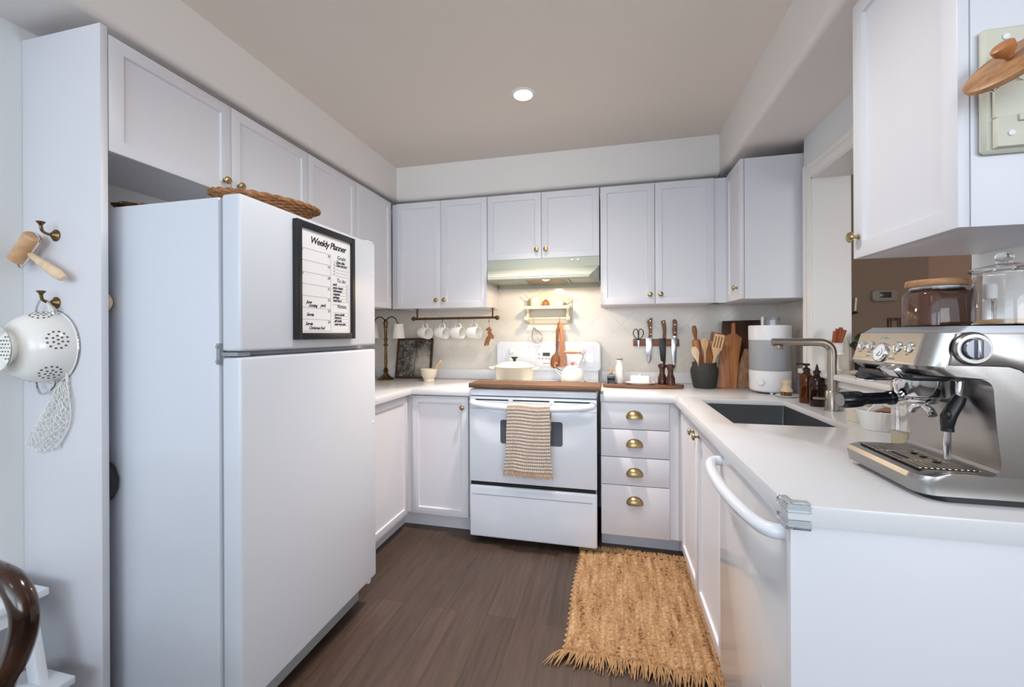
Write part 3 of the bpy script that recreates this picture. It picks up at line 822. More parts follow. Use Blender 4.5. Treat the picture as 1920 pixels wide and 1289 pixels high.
bmesh.ops.remove_doubles(bm_, verts=bm_.verts, dist=0.0003); bmesh.ops.recalc_face_normals(bm_, faces=bm_.faces)
so = mb.build('shell', 'hood', t); md = so.modifiers.new('thick', 'SOLIDIFY'); md.thickness = 0.004; md.offset = -1
mb = MB(); mb.prism([(HX0 + 0.005, YW), (HX1 - 0.005, YW), (HX1 - 0.005, HY), (FX1 - 0.004, FY_ + 0.006), (FX0 + 0.004, FY_ + 0.006), (HX0 + 0.005, HY)], 1.628, 1.632, 'XY')
mb.box(HX0 + 0.006, HX1 - 0.006, YW - 0.012, YW, 1.5975, 1.628); mb.build('underside', 'hood', t)
mb = MB(); mb.box(-0.545, -0.27, 2.70, 2.95, 1.620, 1.627); mb.build('grease_filter', 'filter', t)
mb = MB()
for x in (-0.552, -0.268): mb.box(x - 0.006, x + 0.006, 2.695, 2.955, 1.617, 1.628, 0.002)
mb.box(-0.552, -0.262, 2.952, 2.962, 1.617, 1.628, 0.002); mb.build('filter_frame', 'steel', t)
MB().ball((-0.402, 2.69, 1.622), 0.028, (1, 1, 0.55)).build('lamp_bulb', 'bulb2', t)
for x in (-0.236, -0.198): MB().box(x - 0.009, x + 0.009, HY - 0.006, HY, 1.744, 1.755, 0.002).build('switch', 'matte_white', t)
# dishwasher
t = thing('dishwasher', 'glossy white built-in dishwasher with long bowed handle', 'dishwasher', (0.66, 1.27, 0))
MB().box(0.40, 0.96, 0.995, 1.542, 0.02, 0.862).build('body', 'matte_white', t)
dd = MB().box(0.366, 0.402, 0.990, 1.543, 0.105, 0.866, 0.004).build('door', 'gloss', t)
hp = [(0.368, 1.524, 0.828), (0.345, 1.520, 0.828), (0.326, 1.49, 0.827), (0.312, 1.40, 0.826), (0.306, 1.265, 0.826), (0.312, 1.14, 0.826), (0.326, 1.045, 0.827), (0.345, 1.012, 0.828), (0.368, 1.008, 0.828)]
MB().tube(cr(hp, 5), 0.0165, 12).build('handle', 'enamel', dd)
MB().box(0.362, 0.368, 1.12, 1.145, 0.36, 0.385, 0.002).build('chrome_piece', 'chrome', dd)  # small chrome piece on the door front
MB().box(0.43, 0.45, 0.995, 1.542, 0.005, 0.10).build('toe_kick', 'cab', t)

# ceiling downlight
t = thing('recessed_downlight', 'lit round recessed downlight in the kitchen ceiling', 'ceiling light', (-0.438, 2.152, CZ))
MB().lathe([(0.046, -0.001), (0.05, -0.006), (0.062, -0.004), (0.066, 0.0), (0.066, 0.001), (0.046, 0.001)], 36, (-0.438, 2.152, CZ)).build('trim_ring', 'trim', t)
MB().lathe([(0, -0.002), (0.047, -0.002), (0.047, 0), (0, 0)], 32, (-0.438, 2.152, CZ)).build('lamp', 'bulb', t)

# ================================================================== left wall: hooks and hanging things
PYF = 0.960
def coat_hook(z, label):
    t = thing('coat_hook', label, 'hook', (-1.725, PYF, z), 'brass hooks on the side panel')
    MB().lathe([(0, 0), (0.019, 0), (0.019, 0.003), (0.014, 0.006), (0.010, 0.010), (0.006, 0.014), (0, 0.014)], 20, (-1.725, PYF, z), OUT['-Y']).build('rosette', 'abrass', t)
    mb = MB(); mb.tube(cr([(-1.725, PYF - 0.010, z), (-1.725, PYF - 0.024, z + 0.001), (-1.722, PYF - 0.036, z + 0.008), (-1.720, PYF - 0.040, z + 0.024)], 5), 0.0042, 8)
    mb.lathe([(0, -0.004), (0.004, -0.004), (0.007, 0.002), (0.011, 0.006), (0.010, 0.009), (0, 0.010)], 16, (-1.720, PYF - 0.040, z + 0.026)); mb.build('prong', 'abrass', t)
coat_hook(1.582, 'upper brass hook on the white side panel, holding the dough roller')
coat_hook(1.366, 'lower brass hook on the white side panel, holding the colander')

t = thing('dough_roller', 'small wooden dough roller with pale handle hanging from the upper hook', 'rolling pin', (-1.73, 0.93, 1.49))
A, B = Vector((-1.835, 0.925, 1.502)), Vector((-1.752, 0.922, 1.578)); ax = (B - A).normalized()
q = ax.to_track_quat('Z', 'Y').to_matrix().to_4x4()
MB().lathe([(0, 0), (0.019, 0), (0.0225, 0.003), (0.0225, 0.104), (0.019, 0.108), (0, 0.108)], 24, A, q).build('barrel', wood('roller_barrel', (196, 152, 110), (222, 184, 144), 'X', 6, 0.5, 0.4), t)
side = Vector((ax.z, 0, -ax.x)); E0, E1 = A - ax * 0.006, B + ax * 0.006; mid = (E0 + E1) / 2
MB().tube(cr([A, E0 + side * 0.004, E0 + side * 0.030, mid - ax * 0.02 + side * 0.034, mid + ax * 0.02 + side * 0.034, E1 + side * 0.030, E1 + side * 0.004, B], 6), 0.0028, 8).build('wire_yoke', 'chrome', t)
H0_, H1_ = mid + side * 0.032, Vector((-1.632, 0.925, 1.437)); hd = (H1_ - H0_)
qh = hd.to_track_quat('Z', 'Y').to_matrix().to_4x4(); hl_ = hd.length
MB().lathe([(0, 0), (0.007, 0), (0.0085, 0.006), (0.0105, 0.03), (0.0145, hl_ * 0.6), (0.0155, hl_ * 0.8), (0.012, hl_ * 0.96), (0.007, hl_), (0, hl_)], 18, H0_, qh).build('handle', 'palewood', t)

# colander: mouth flat against the panel, foot ring towards the room
t = thing('colander', 'white enamel footed colander hanging mouth-first against the side panel', 'colander', (-1.737, 0.955, 1.225))
CC = (-1.737, 0.9585, 1.225); o_ = OUT['-Y']
prof = [(0.1155, 0.0), (0.1160, 0.004), (0.1130, 0.006), (0.1125, 0.012), (0.1115, 0.03), (0.107, 0.05), (0.098, 0.07), (0.083, 0.088), (0.062, 0.100), (0.050, 0.104)]
MB().lathe(prof + [(0.0, 0.106), (0, 0.103), (0.050, 0.1015), (0.061, 0.0975), (0.081, 0.0855), (0.0955, 0.068), (0.1045, 0.049), (0.109, 0.029), (0.110, 0.0)], 56, CC, o_).build('bowl', 'ceramic', t)
MB().lathe([(0.050, 0.100), (0.048, 0.106), (0.052, 0.112), (0.064, 0.124), (0.0705, 0.130), (0.0695, 0.1315), (0.062, 0.1255), (0.049, 0.113), (0.045, 0.104)], 48, CC, o_).build('foot', 'ceramic', t)
MB().tube(circ((CC[0], CC[1] - 0.1308, CC[2]), 0.0705, 48, 'XZ'), 0.0018, 8, True).build('foot_rim', 'chrome', t)
MB().tube(circ((CC[0], CC[1] - 0.002, CC[2]), 0.1162, 64, 'XZ'), 0.0022, 8, True).build('mouth_rim', 'chrome', t)
mb = MB()
def prof_at(d):
    for (r0, z0), (r1, z1) in zip(prof[3:], prof[4:]):
        if z0 <= d <= z1:
            k = (d - z0) / (z1 - z0); return r0 + (r1 - r0) * k, math.atan2(-(r1 - r0), (z1 - z0))
    return 0.1, 0
for q_ in range(6):
    a0 = PI * 2 * q_ / 6 + 0.22; mb = MB()
    offs = [(0, 0)] + [(0.0125 * math.cos(k * PI / 3), 0.0105 * math.sin(k * PI / 3)) for k in range(6)] + [(0.0265 * math.cos(k * PI / 6 + .26), 0.0215 * math.sin(k * PI / 6 + .26)) for k in range(12)]
    for du, dv in offs:
        d = 0.047 + dv; r_, sl = prof_at(d); a = a0 + du / r_
        nrm = Vector((math.cos(a) * math.cos(sl), math.sin(a) * math.cos(sl), math.sin(sl)))
        p = Vector((r_ * math.cos(a), r_ * math.sin(a), d))
        mb.lathe([(0, 0.0006), (0.0031, 0.0006), (0.0031, -0.002), (0, -0.002)], 10, (0, 0, 0), TR(CC) @ o_ @ TR(p) @ nrm.to_track_quat('Z', 'Y').to_matrix().to_4x4())
    mb.build('perforation', 'holes', t)
mb = MB()
for du, dv in [(0.0125 * i + 0.00625 * (j % 2), 0.0108 * j) for i in range(-3, 4) for j in range(-3, 4)]:
    if math.hypot(du, dv) < 0.036: mb.lathe([(0, 0.1066), (0.0022, 0.1066), (0.0022, 0.105), (0, 0.105)], 8, (0, 0, 0), TR(CC) @ o_ @ TR((du, dv, 0)))
mb.build('perforation', 'holes', t)
for sg in (1, -1):
    mb = MB(); zc = CC[2]
    hp = [(-0.042, -0.020, 0.107), (-0.040, -0.020, 0.120), (-0.020, -0.024, 0.142), (0, -0.026, 0.148), (0.020, -0.024, 0.142), (0.040, -0.020, 0.120), (0.042, -0.020, 0.107)]
    mb.tube(cr([(CC[0] + x, CC[1] + y, zc + sg * z) for x, y, z in hp], 5), 0.0036, 8)
    for x in (-0.042, 0.042): mb.ball((CC[0] + x, CC[1] - 0.020, zc + sg * 0.106), 0.007, (1, 1.2, 0.7), 10)
    mb.build('handle', 'chrome', t)

# string bag hanging behind/below the colander
t = thing('string_bag', 'white cotton net shopping bag hanging below the colander', 'bag', (-1.73, 0.945, 1.12))
def bagp(u, v):
    top = Vector((-1.665 - 0.035 * (1 - u) , 0.950, 1.115)); bot = Vector((-1.850 + 0.145 * u, 0.948, 0.905 - 0.02 * math.sin(PI * u)))
    p = top.lerp(bot, v)
    p.x += 0.016 * math.sin(PI * v) * (u - 0.35) * 2.0 + 0.018 * math.sin(PI * v)
    p.y += -0.010 * math.sin(PI * u) * math.sin(PI * min(1, v * 1.1)) + 0.003 * math.sin(9 * u + 7 * v)
    return p
mb = MB(); NU = 7
for lay in (0, 1):
    for s_ in (1, -1):
        for k in range(-12, NU + 12):
            pts = []
            for i in range(41):
                v = i / 40; u = (k + 0.45 * lay + s_ * (v * 11) + 0.22 * math.sin(i * 1.7 + k)) / NU
                if 0 <= u <= 1:
                    p = bagp(u, v); p.y += 0.006 * lay - 0.003; p.z += 0.003 * math.sin(i * 1.3 + k * 2 + lay); p.x += 0.004 * math.sin(k * 1.9 + i * 0.6 + lay * 2); pts.append(p)
                elif len(pts) > 1: break
            if len(pts) > 2: mb.tube(pts, 0.00105, 5)
for u in (0, 1):
    mb.tube([bagp(u, i / 20) for i in range(21)], 0.0016, 5)
mb.build('net', 'cotton', t)
MB().tube(cr([(-1.70, 0.950, 1.115), (-1.715, 0.952, 1.20), (-1.725, 0.953, 1.30), (-1.722, 0.935, 1.372), (-1.700, 0.952, 1.30), (-1.670, 0.951, 1.20), (-1.662, 0.950, 1.115)], 5), 0.0035, 6).build('handle', 'cotton', t)

# things tucked between the side panel and the fridge
t = thing('flour_scoop', 'cream rounded wooden tip poking out between the side panel and the fridge', 'scoop', (-1.63, 1.0, 1.37))
mb = MB(); mb.lathe([(0, 0), (0.016, 0.002), (0.026, 0.012), (0.040, 0.04), (0.045, 0.075), (0.045, 0.12), (0, 0.12)], 24, (-1.556, 1.000, 1.368), TR((0, 0, 0)) @ RY(-PI / 2) @ Matrix.Diagonal((1, 0.42, 1, 1)))
mb.build('bowl', 'palewood', t)
MB().box(-1.78, -1.67, 0.992, 1.008, 1.370, 1.392, 0.006).build('handle', 'palewood', t)
t = thing('dustpan', 'black plastic dustpan hanging between the side panel and the fridge', 'dustpan', (-1.65, 1.0, 0.80))
mb = MB(); mb.prism([(-1.76, 0.862), (-1.60, 0.858), (-1.562, 0.838), (-1.545, 0.80), (-1.548, 0.765), (-1.566, 0.732), (-1.59, 0.722), (-1.76, 0.720)], 0.984, 1.016, 'XZ', 0.008, 3); mb.build('pan', 'black', t)
MB().box(-1.70, -1.66, 0.99, 1.01, 0.85, 1.0, 0.006).build('handle', 'black', t)

# on the fridge
t = thing('wicker_tray', 'oval brown wicker tray lying on the fridge top, overhanging its front edge', 'tray', (-1.172, 1.23, 1.69))
TCx, TCy, TZ, TA = -1.172, 1.230, 1.690, -0.49
def ov(a, k, z, wob=0.0, ph=0): 
    rx, ry = 0.092 * k + wob * math.sin(18 * a + ph), 0.172 * k + wob * math.sin(18 * a + ph)
    x, y = rx * math.cos(a), ry * math.sin(a); c_, s_ = math.cos(TA), math.sin(TA)
    return (TCx + x * c_ - y * s_, TCy + x * s_ + y * c_, TZ + z)
mb = MB()
for j in range(7):
    k = 0.74 + 0.042 * j; z = 0.004 + 0.0048 * j
    mb.tube([ov(2 * PI * i / 108, k, z, 0.0035, PI * (j % 2)) for i in range(108)], 0.0042, 6, True)
mb.build('woven_side', 'wicker', t)
mb = MB()
for j in range(13):
    k = 0.05 + 0.053 * j
    mb.tube([ov(2 * PI * i / 60, k, 0.004 + 0.0015 * math.sin(9 * 2 * PI * i / 60 + PI * (j % 2))) for i in range(60)], 0.0055, 5, True)
mb.build('base', 'wicker', t)
mb = MB()
for i in range(36):
    a = 2 * PI * i / 36; mb.tube([ov(a, 0.70, 0.003), ov(a, 0.84, 0.016), ov(a, 1.0, 0.035)], 0.0028, 5)
mb.build('stake', 'wicker', t)
mb = MB()
for ph in (0, PI):
    mb.tube([(lambda a: (ov(a, 1.0 + 0.02 * math.sin(14 * a + ph), 0.036 + 0.004 * math.cos(14 * a + ph))))(2 * PI * i / 160) for i in range(160)], 0.0055, 6, True)
mb.build('braided_rim', 'wicker', t)
t = thing('brass_dish', 'scalloped brass dish at the back of the fridge top', 'dish', (-1.565, 1.10, 1.682))
MB().lathe([(0, 0.0), (0.04, 0.0), (0.058, 0.006), (0.075, 0.013), (0.077, 0.015), (0.073, 0.0145), (0.057, 0.009), (0.04, 0.004), (0, 0.004)], 72, (-1.565, 1.10, 1.6825), None, lambda a, r, z: r * (1 + (0.07 * math.sin(9 * a) if r > 0.05 else 0.0))).build('bowl', 'abrass', t)
mb = MB(); 
for i in range(9):
    a = 2 * PI * i / 9; mb.ball((-1.565 + 0.070 * math.cos(a), 1.10 + 0.070 * math.sin(a), 1.6955), 0.010, (1, 1, 0.5), 10)
mb.build('rim_bead', 'abrass', t)

# step stool and bentwood chair
t = thing('step_stool', 'white wooden two-step stool against the left wall', 'stool', (-1.74, 0.8, 0))
sy0, sy1 = 0.52, 0.90
MB().box(-1.868, -1.652, sy0, sy1, 0.478, 0.50, 0.003).build('seat', 'whitestool', t)
MB().box(-1.72, -1.545, sy0, sy1, 0.230, 0.252, 0.003).build('step', 'whitestool', t)
for y in (sy0 + 0.025, sy1 - 0.05):
    MB().prism([(-1.700, 0.478), (-1.655, 0.478), (-1.545, 0.0), (-1.595, 0.0)], y, y + 0.022, 'XZ', 0.002).build('leg', 'whitestool', t)
    MB().prism([(-1.865, 0.478), (-1.825, 0.478), (-1.825, 0.0), (-1.865, 0.0)], y, y + 0.022, 'XZ', 0.002).build('leg', 'whitestool', t)
    MB().box(-1.83, -1.60, y + 0.001, y + 0.021, 0.19, 0.23, 0.002).build('side_rail', 'whitestool', t)
MB().box(-1.69, -1.67, sy0 + 0.04, sy1 - 0.04, 0.43, 0.478, 0.002).build('apron', 'whitestool', t)

t = thing('bentwood_chair', 'dark varnished bentwood chair, curved back rail in the near corner', 'chair', (-1.06, 0.3, 0))
hoop = [(-1.215, 0.42, 0.0), (-1.215, 0.44, 0.45), (-1.222, 0.45, 0.70), (-1.245, 0.45, 0.80), (-1.235, 0.45, 0.855), (-1.19, 0.45, 0.885), (-1.06, 0.45, 0.897), (-0.945, 0.45, 0.886), (-0.903, 0.45, 0.872), (-0.882, 0.45, 0.842), (-0.882, 0.45, 0.805), (-0.903, 0.45, 0.755), (-0.935, 0.45, 0.705), (-0.955, 0.45, 0.60), (-0.955, 0.44, 0.45), (-0.935, 0.42, 0.0)]
MB().tube(cr(hoop, 8), 0.0168, 14).build('back_frame', 'bentwood', t)
MB().tube(cr([(-1.17, 0.435, 0.46), (-1.175, 0.44, 0.62), (-1.12, 0.445, 0.74), (-1.07, 0.445, 0.76), (-1.02, 0.445, 0.72), (-0.995, 0.44, 0.62), (-1.0, 0.435, 0.46)], 6), 0.011, 10).build('inner_loop', 'bentwood', t)
MB().lathe([(0, 0.452), (0.19, 0.452), (0.2, 0.458), (0.2, 0.475), (0.19, 0.48), (0, 0.474)], 40, (-1.085, 0.235, 0)).build('seat', 'bentwood', t)
for x in (-1.21, -0.96):
    MB().tube([(x, 0.09, 0.455), (x * 1.0 + (-0.02 if x < -1.1 else 0.02), 0.07, 0.0)], [0.016, 0.012], 10).build('leg', 'bentwood', t)

# ================================================================== left back corner of the worktop
WZ = 0.9145
t = thing('brass_lamp', 'aged brass two-arm lamp with white shades in the left corner', 'lamp', (-1.668, 2.87, WZ))
lx, ly = -1.668, 2.87
MB().lathe([(0, 0), (0.066, 0), (0.066, 0.006), (0.054, 0.012), (0.036, 0.024), (0.022, 0.042), (0.014, 0.055), (0.020, 0.062), (0.023, 0.070), (0.012, 0.077), (0.018, 0.085), (0.009, 0.092)], 8, (lx, ly, WZ)).build('base', 'abrass', t, sharp=20)
MB().lathe([(0.009, 0.09), (0.0125, 0.13), (0.010, 0.20), (0.009, 0.255), (0.018, 0.262), (0.018, 0.268), (0.010, 0.274), (0.012, 0.30), (0.018, 0.306), (0.018, 0.312), (0.009, 0.318), (0.012, 0.36), (0.010, 0.395), (0.016, 0.402), (0.013, 0.410), (0.018, 0.432), (0.012, 0.450), (0.006, 0.462), (0, 0.465)], 16, (lx, ly, WZ)).build('stem', 'abrass', t)
for s_ in (1, -1):
    MB().tube(cr([(lx, ly, WZ + 0.44), (lx + s_ * 0.02, ly, WZ + 0.468), (lx + s_ * 0.05, ly, WZ + 0.480), (lx + s_ * 0.082, ly, WZ + 0.466), (lx + s_ * 0.100, ly, WZ + 0.432)], 6), 0.0045, 8).build('arm', 'abrass', t)
    sh = MB(); sh.lathe([(0.047, 0.315), (0.036, 0.425), (0.0345, 0.425), (0.0455, 0.315)], 32, (lx + s_ * 0.11, ly, WZ)); sh = sh.build('lamp_shade', 'linen', t)
    MB().lathe([(0, 0.435), (0.007, 0.435), (0.010, 0.425), (0.006, 0.415), (0, 0.415)], 12, (lx + s_ * 0.105, ly, WZ)).build('socket', 'abrass', sh)

t = thing('framed_print', 'dark framed black and white woodland etching leaning on the tile', 'picture', (-1.498, 2.985, WZ), rot=(-0.16, 0, 0))
w2, hh = 0.152, 0.318
mb = MB(); f_ = 0.016
mb.box(-w2, -w2 + f_, -0.012, 0.006, 0, hh, 0.002); mb.box(w2 - f_, w2, -0.012, 0.006, 0, hh, 0.002); mb.box(-w2 + f_, w2 - f_, -0.012, 0.006, 0, f_, 0.002); mb.box(-w2 + f_, w2 - f_, -0.012, 0.006, hh - f_, hh, 0.002)
mb.build('frame', 'darkwood', t, local=True)
MB().box(-w2 + f_ - 0.001, w2 - f_ + 0.001, -0.006, 0.004, f_ - 0.001, hh - f_ + 0.001).build('print', 'etch', t, local=True)
mb = MB()
for pts, r_ in (([(0.0, 0.02), (0.006, 0.10), (0.012, 0.17), (0.02, 0.22), (0.03, 0.26)], 0.0032), ([(0.012, 0.16), (0.04, 0.2), (0.06, 0.21)], 0.0016), ([(0.008, 0.13), (-0.02, 0.19), (-0.03, 0.23)], 0.0016), ([(-0.035, 0.02), (-0.034, 0.10), (-0.045, 0.2)], 0.002), ([(-0.06, 0.02), (-0.062, 0.12), (-0.07, 0.22)], 0.0016)):
    mb.tube(cr([(x, -0.0062, z) for x, z in pts], 4), r_, 6, flat=0.3)
mb.build('drawn_trunk', 'ink', t, local=True)

t = thing('mortar', 'small cream stoneware mortar in front of the woodland print', 'mortar', (-1.298, 2.84, WZ))
MB().lathe([(0, 0), (0.040, 0), (0.041, 0.008), (0.038, 0.014), (0.050, 0.034), (0.060, 0.062), (0.063, 0.088), (0.061, 0.090), (0.056, 0.086), (0.052, 0.06), (0.04, 0.034), (0, 0.024)], 36, (-1.298, 2.84, WZ)).build('bowl', 'stoneware', t)
t = thing('pestle', 'pale wooden pestle standing in the cream mortar', 'pestle', (-1.27, 2.84, WZ + 0.03))
d_ = Vector((0.095, 0, 0.125)); MB().lathe([(0, 0), (0.012, 0.003), (0.014, 0.014), (0.009, 0.03), (0.008, 0.09), (0.0095, 0.13), (0.012, 0.142), (0.010, 0.152), (0, 0.155)], 16, (-1.293, 2.84, WZ + 0.032), d_.to_track_quat('Z', 'Y').to_matrix().to_4x4()).build('shaft', 'beech', t)

# mug rail
RYc, RZc = 2.85, 1.376
t = thing('mug_rail', 'bronze hanging rail under the wall cabinet left of the hood', 'rail', (-1.1, RYc, 1.447))
MB().tube([(-1.42, RYc, RZc - 0.002), (-0.78, RYc, RZc + 0.002)], 0.0085, 12).build('rod', 'bronze', t)
for x in (-1.424, -0.776): MB().ball((x, RYc, RZc), 0.0165).build('finial', 'bronze', t)
for x in (-1.394, -0.810):
    mb = MB(); mb.tube([(x, RYc, RZc), (x, RYc, 1.447)], 0.0065, 10); mb.box(x - 0.018, x + 0.018, RYc - 0.012, RYc + 0.012, 1.4435, 1.4468, 0.001); mb.build('bracket', 'bronze', t)
def s_hook(x, y, zt, ln, label, grp, r=0.0016, rod=0.010):
    t = thing('s_hook', label, 'hook', (x, y, zt), grp)
    pts = circ((x, y, zt), rod, 8, 'YZ', PI * 1.05, 0, True)
    pts += [(x, y + rod * 0.9, zt - ln * 0.4)] + circ((x, y - 0.002, zt - ln + 0.010), 0.010, 7, 'YZ', 0.2, -PI, True)
    MB().tube(cr(pts, 2), r, 6).build('wire', 'bronze', t); return t
mug_x = (-1.332, -1.197, -1.073, -0.951)

def make_mug():
    t = thing('mug', 'plain white mug hanging from the bronze rail, first from the brass lamp', 'mug', (0, 0, 0), 'white mugs hanging from the rail')
    MB().lathe([(0, 0), (0.033, 0), (0.039, 0.004), (0.0415, 0.014), (0.0425, 0.09), (0.0415, 0.0915), (0.0395, 0.09), (0.0385, 0.014), (0.033, 0.006), (0, 0.006)], 36, (0, 0, -0.046)).build('body', 'ceramic', t)
    MB().tube(cr([(-0.039, 0, 0.026), (-0.055, 0, 0.028), (-0.068, 0, 0.012), (-0.068, 0, -0.008), (-0.056, 0, -0.024), (-0.039, 0, -0.026)], 5), 0.0055, 10, flat=0.8).build('handle', 'ceramic', t)
    return t
m0 = make_mug()
lab = ['white mug hanging under the left cabinet, nearest to the brass lamp', 'white mug hanging from the bronze rail, second from the brass lamp', 'white mug hanging from the bronze rail, third from the brass lamp', 'white mug hanging from the bronze rail beside the carved ornament']
for i, x in enumerate(mug_x):
    rot = (Matrix.Rotation(-0.45 + 0.06 * i, 3, 'Z') @ Matrix.Rotation(PI / 2 + 0.10 - 0.04 * i, 3, 'Y')).to_euler()
    if i == 0: m0.location = (x, RYc - 0.004, 1.270); m0.rotation_euler = rot; m0['label'] = lab[0]
    else: dup(m0, (x, RYc - 0.004, 1.270), lab[i], rot)
hl_ab = ['bronze S hook holding the mug nearest the brass lamp', 'bronze S hook holding the second mug on the rail', 'bronze S hook holding the third mug on the rail', 'bronze S hook holding the mug beside the carved ornament']
for i, x in enumerate(mug_x): s_hook(x, RYc, RZc, 0.045, hl_ab[i], 'hooks on the mug rail')
s_hook(-0.838, RYc, RZc, 0.030, 'bronze S hook holding the carved ornament on the rail', 'hooks on the mug rail')
t = thing('wooden_ornament', 'small carved brown wooden animal ornament hanging from the mug rail', 'ornament', (-0.838, RYc, 1.30))
MB().prism([(-0.858, 1.298), (-0.846, 1.304), (-0.832, 1.312), (-0.824, 1.300), (-0.815, 1.288), (-0.822, 1.276), (-0.812, 1.262), (-0.800, 1.240), (-0.806, 1.222), (-0.820, 1.232), (-0.832, 1.212), (-0.842, 1.176), (-0.852, 1.178), (-0.850, 1.200), (-0.862, 1.174), (-0.874, 1.176), (-0.868, 1.204), (-0.858, 1.234), (-0.842, 1.252), (-0.848, 1.268), (-0.842, 1.280), (-0.862, 1.288)], RYc - 0.006, RYc + 0.004, 'XZ', 0.0015).build('figure', 'ginger', t)
MB().tube(cr([(-0.838, RYc, 1.305), (-0.842, RYc - 0.002, 1.33), (-0.838, RYc - 0.002, 1.350), (-0.834, RYc - 0.002, 1.33), (-0.838, RYc, 1.305)], 4), 0.0012, 5).build('string', 'beech', t)

# ================================================================== wall shelf over the stove
SYB = YB - 0.0125
t = thing('wall_shelf', 'small putty painted wall shelf with arched back and hanging dowel under the hood', 'shelf', (-0.437, SYB, 1.33))
arch = [(-0.612, 1.335), (-0.262, 1.335), (-0.262, 1.512)]
arch += [(-0.437 + 0.152 * math.cos(a), 1.505 + 0.062 * math.sin(a)) for a in [PI * k / 20 for k in range(21)]]
arch += [(-0.612, 1.512)]
MB().prism(arch, SYB - 0.014, SYB, 'XZ', 0.002).build('back_board', 'putty', t)
MB().box(-0.598, -0.274, SYB - 0.112, SYB - 0.014, 1.440, 1.462, 0.003).build('shelf_board', 'ivory', t)
for x0, x1 in ((-0.590, -0.574), (-0.298, -0.282)):
    MB().prism([(SYB - 0.014, 1.345), (SYB - 0.07, 1.345), (SYB - 0.105, 1.36), (SYB - 0.105, 1.385), (SYB - 0.06, 1.41), (SYB - 0.085, 1.44), (SYB - 0.014, 1.44)], x0, x1, 'YZ', 0.002).build('side_bracket', 'ivory', t)
dw = MB().tube([(-0.60, SYB - 0.10, 1.371), (-0.272, SYB - 0.10, 1.371)], 0.0062, 10).build('dowel', 'ivory', t)
for x in (-0.594, -0.278): MB().lathe([(0, -0.008), (0.012, -0.008), (0.0155, -0.004), (0.0155, 0.004), (0.012, 0.008), (0, 0.008)], 16, (x, SYB - 0.10, 1.371), OUT['+X']).build('end_knob', 'ivory', dw)
SZt = 1.4625
t = thing('cream_crock', 'small cream crock with handles on the wall shelf', 'pot', (-0.525, 3.0, SZt))
MB().lathe([(0, 0), (0.038, 0), (0.042, 0.006), (0.042, 0.052), (0.040, 0.060), (0.037, 0.060), (0.038, 0.05), (0.038, 0.008), (0, 0.006)], 28, (-0.525, 3.0, SZt)).build('body', 'cream', t)
t = thing('salt_spoon', 'thin pale spoon handle sticking out of the shelf crock', 'spoon', (-0.545, 3.0, SZt + 0.01))
MB().tube([(-0.535, 3.0, SZt + 0.012), (-0.61, 2.995, 1.552)], [0.0025, 0.003], 8).build('handle', 'beech', t)
t = thing('spice_jar', 'tiny brown lidded jar in the middle of the wall shelf', 'jar', (-0.449, 3.0, SZt))
MB().lathe([(0, 0), (0.024, 0), (0.026, 0.004), (0.026, 0.028), (0.020, 0.034), (0, 0.034)], 20, (-0.449, 3.0, SZt)).build('body', 'ginger', t)
MB().lathe([(0, 0.034), (0.016, 0.034), (0.017, 0.040), (0.010, 0.042), (0.007, 0.048), (0, 0.049)], 16, (-0.449, 3.0, SZt)).build('lid', 'tealwood', t)
t = thing('cream_jug', 'tiny white footed bowl on the right of the wall shelf', 'bowl', (-0.34, 3.0, SZt))
MB().lathe([(0, 0), (0.016, 0), (0.016, 0.004), (0.022, 0.012), (0.030, 0.026), (0.031, 0.034), (0.029, 0.034), (0.027, 0.026), (0.018, 0.012), (0, 0.008)], 24, (-0.343, 3.0, SZt)).build('body', 'ceramic', t)
t = thing('salt_spoon', 'small pale spoon leaning out of the white shelf bowl', 'spoon', (-0.3, 3.0, SZt + 0.02))
mb = MB(); mb.tube([(-0.335, 3.0, SZt + 0.016), (-0.255, 2.99, 1.530)], [0.003, 0.0026], 8); mb.ball((-0.338, 3.0, SZt + 0.0185), 0.008, (1, 0.8, 0.5), 10); mb.build('handle', 'palewood', t)
s_hook(-0.535, SYB - 0.10, 1.371, 0.048, 'wire S hook holding the whisk on the shelf dowel', 'hooks on the shelf dowel', rod=0.008)
s_hook(-0.345, SYB - 0.10, 1.371, 0.036, 'wire S hook holding the wooden spoon on the shelf dowel', 'hooks on the shelf dowel', rod=0.008)
hy = SYB - 0.105
t = thing('wire_whisk', 'pale wire balloon whisk hanging from the shelf dowel', 'whisk', (-0.53, hy, 1.3))
mb = MB(); wd = Vector((0.03, 0, -0.10)).normalized(); w0 = Vector((-0.532, hy, 1.308))
sx_ = Vector((0, 1, 0)); sz_ = wd.cross(sx_)
for k in range(6):
    a = PI * k / 6; lat = sx_ * math.cos(a) + sz_ * math.sin(a)
    mb.tube(cr([w0, w0 + wd * 0.03 + lat * 0.020, w0 + wd * 0.075 + lat * 0.044, w0 + wd * 0.112 + lat * 0.028, w0 + wd * 0.120, w0 + wd * 0.112 - lat * 0.028, w0 + wd * 0.075 - lat * 0.044, w0 + wd * 0.03 - lat * 0.020, w0], 5), 0.0014, 5)
mb.build('wire_balloon', 'chrome', t)
MB().tube([w0 + Vector((0, 0, 0.004)), w0 - wd * 0.018 + Vector((0, 0, 0.006))], 0.005, 8).build('handle', 'ivory', t)
t = thing('wooden_spoon', 'dark wooden spoon hanging from the shelf dowel in front of a spatula', 'spoon', (-0.36, hy - 0.02, 1.2))
sp_y = hy - 0.012
mb = MB(); pts = [(-0.352, sp_y, 1.338), (-0.356, sp_y, 1.29), (-0.360, sp_y, 1.22), (-0.362, sp_y, 1.16), (-0.365, sp_y, 1.125), (-0.371, sp_y, 1.095), (-0.376, sp_y, 1.06), (-0.378, sp_y, 1.03), (-0.376, sp_y, 1.013)]
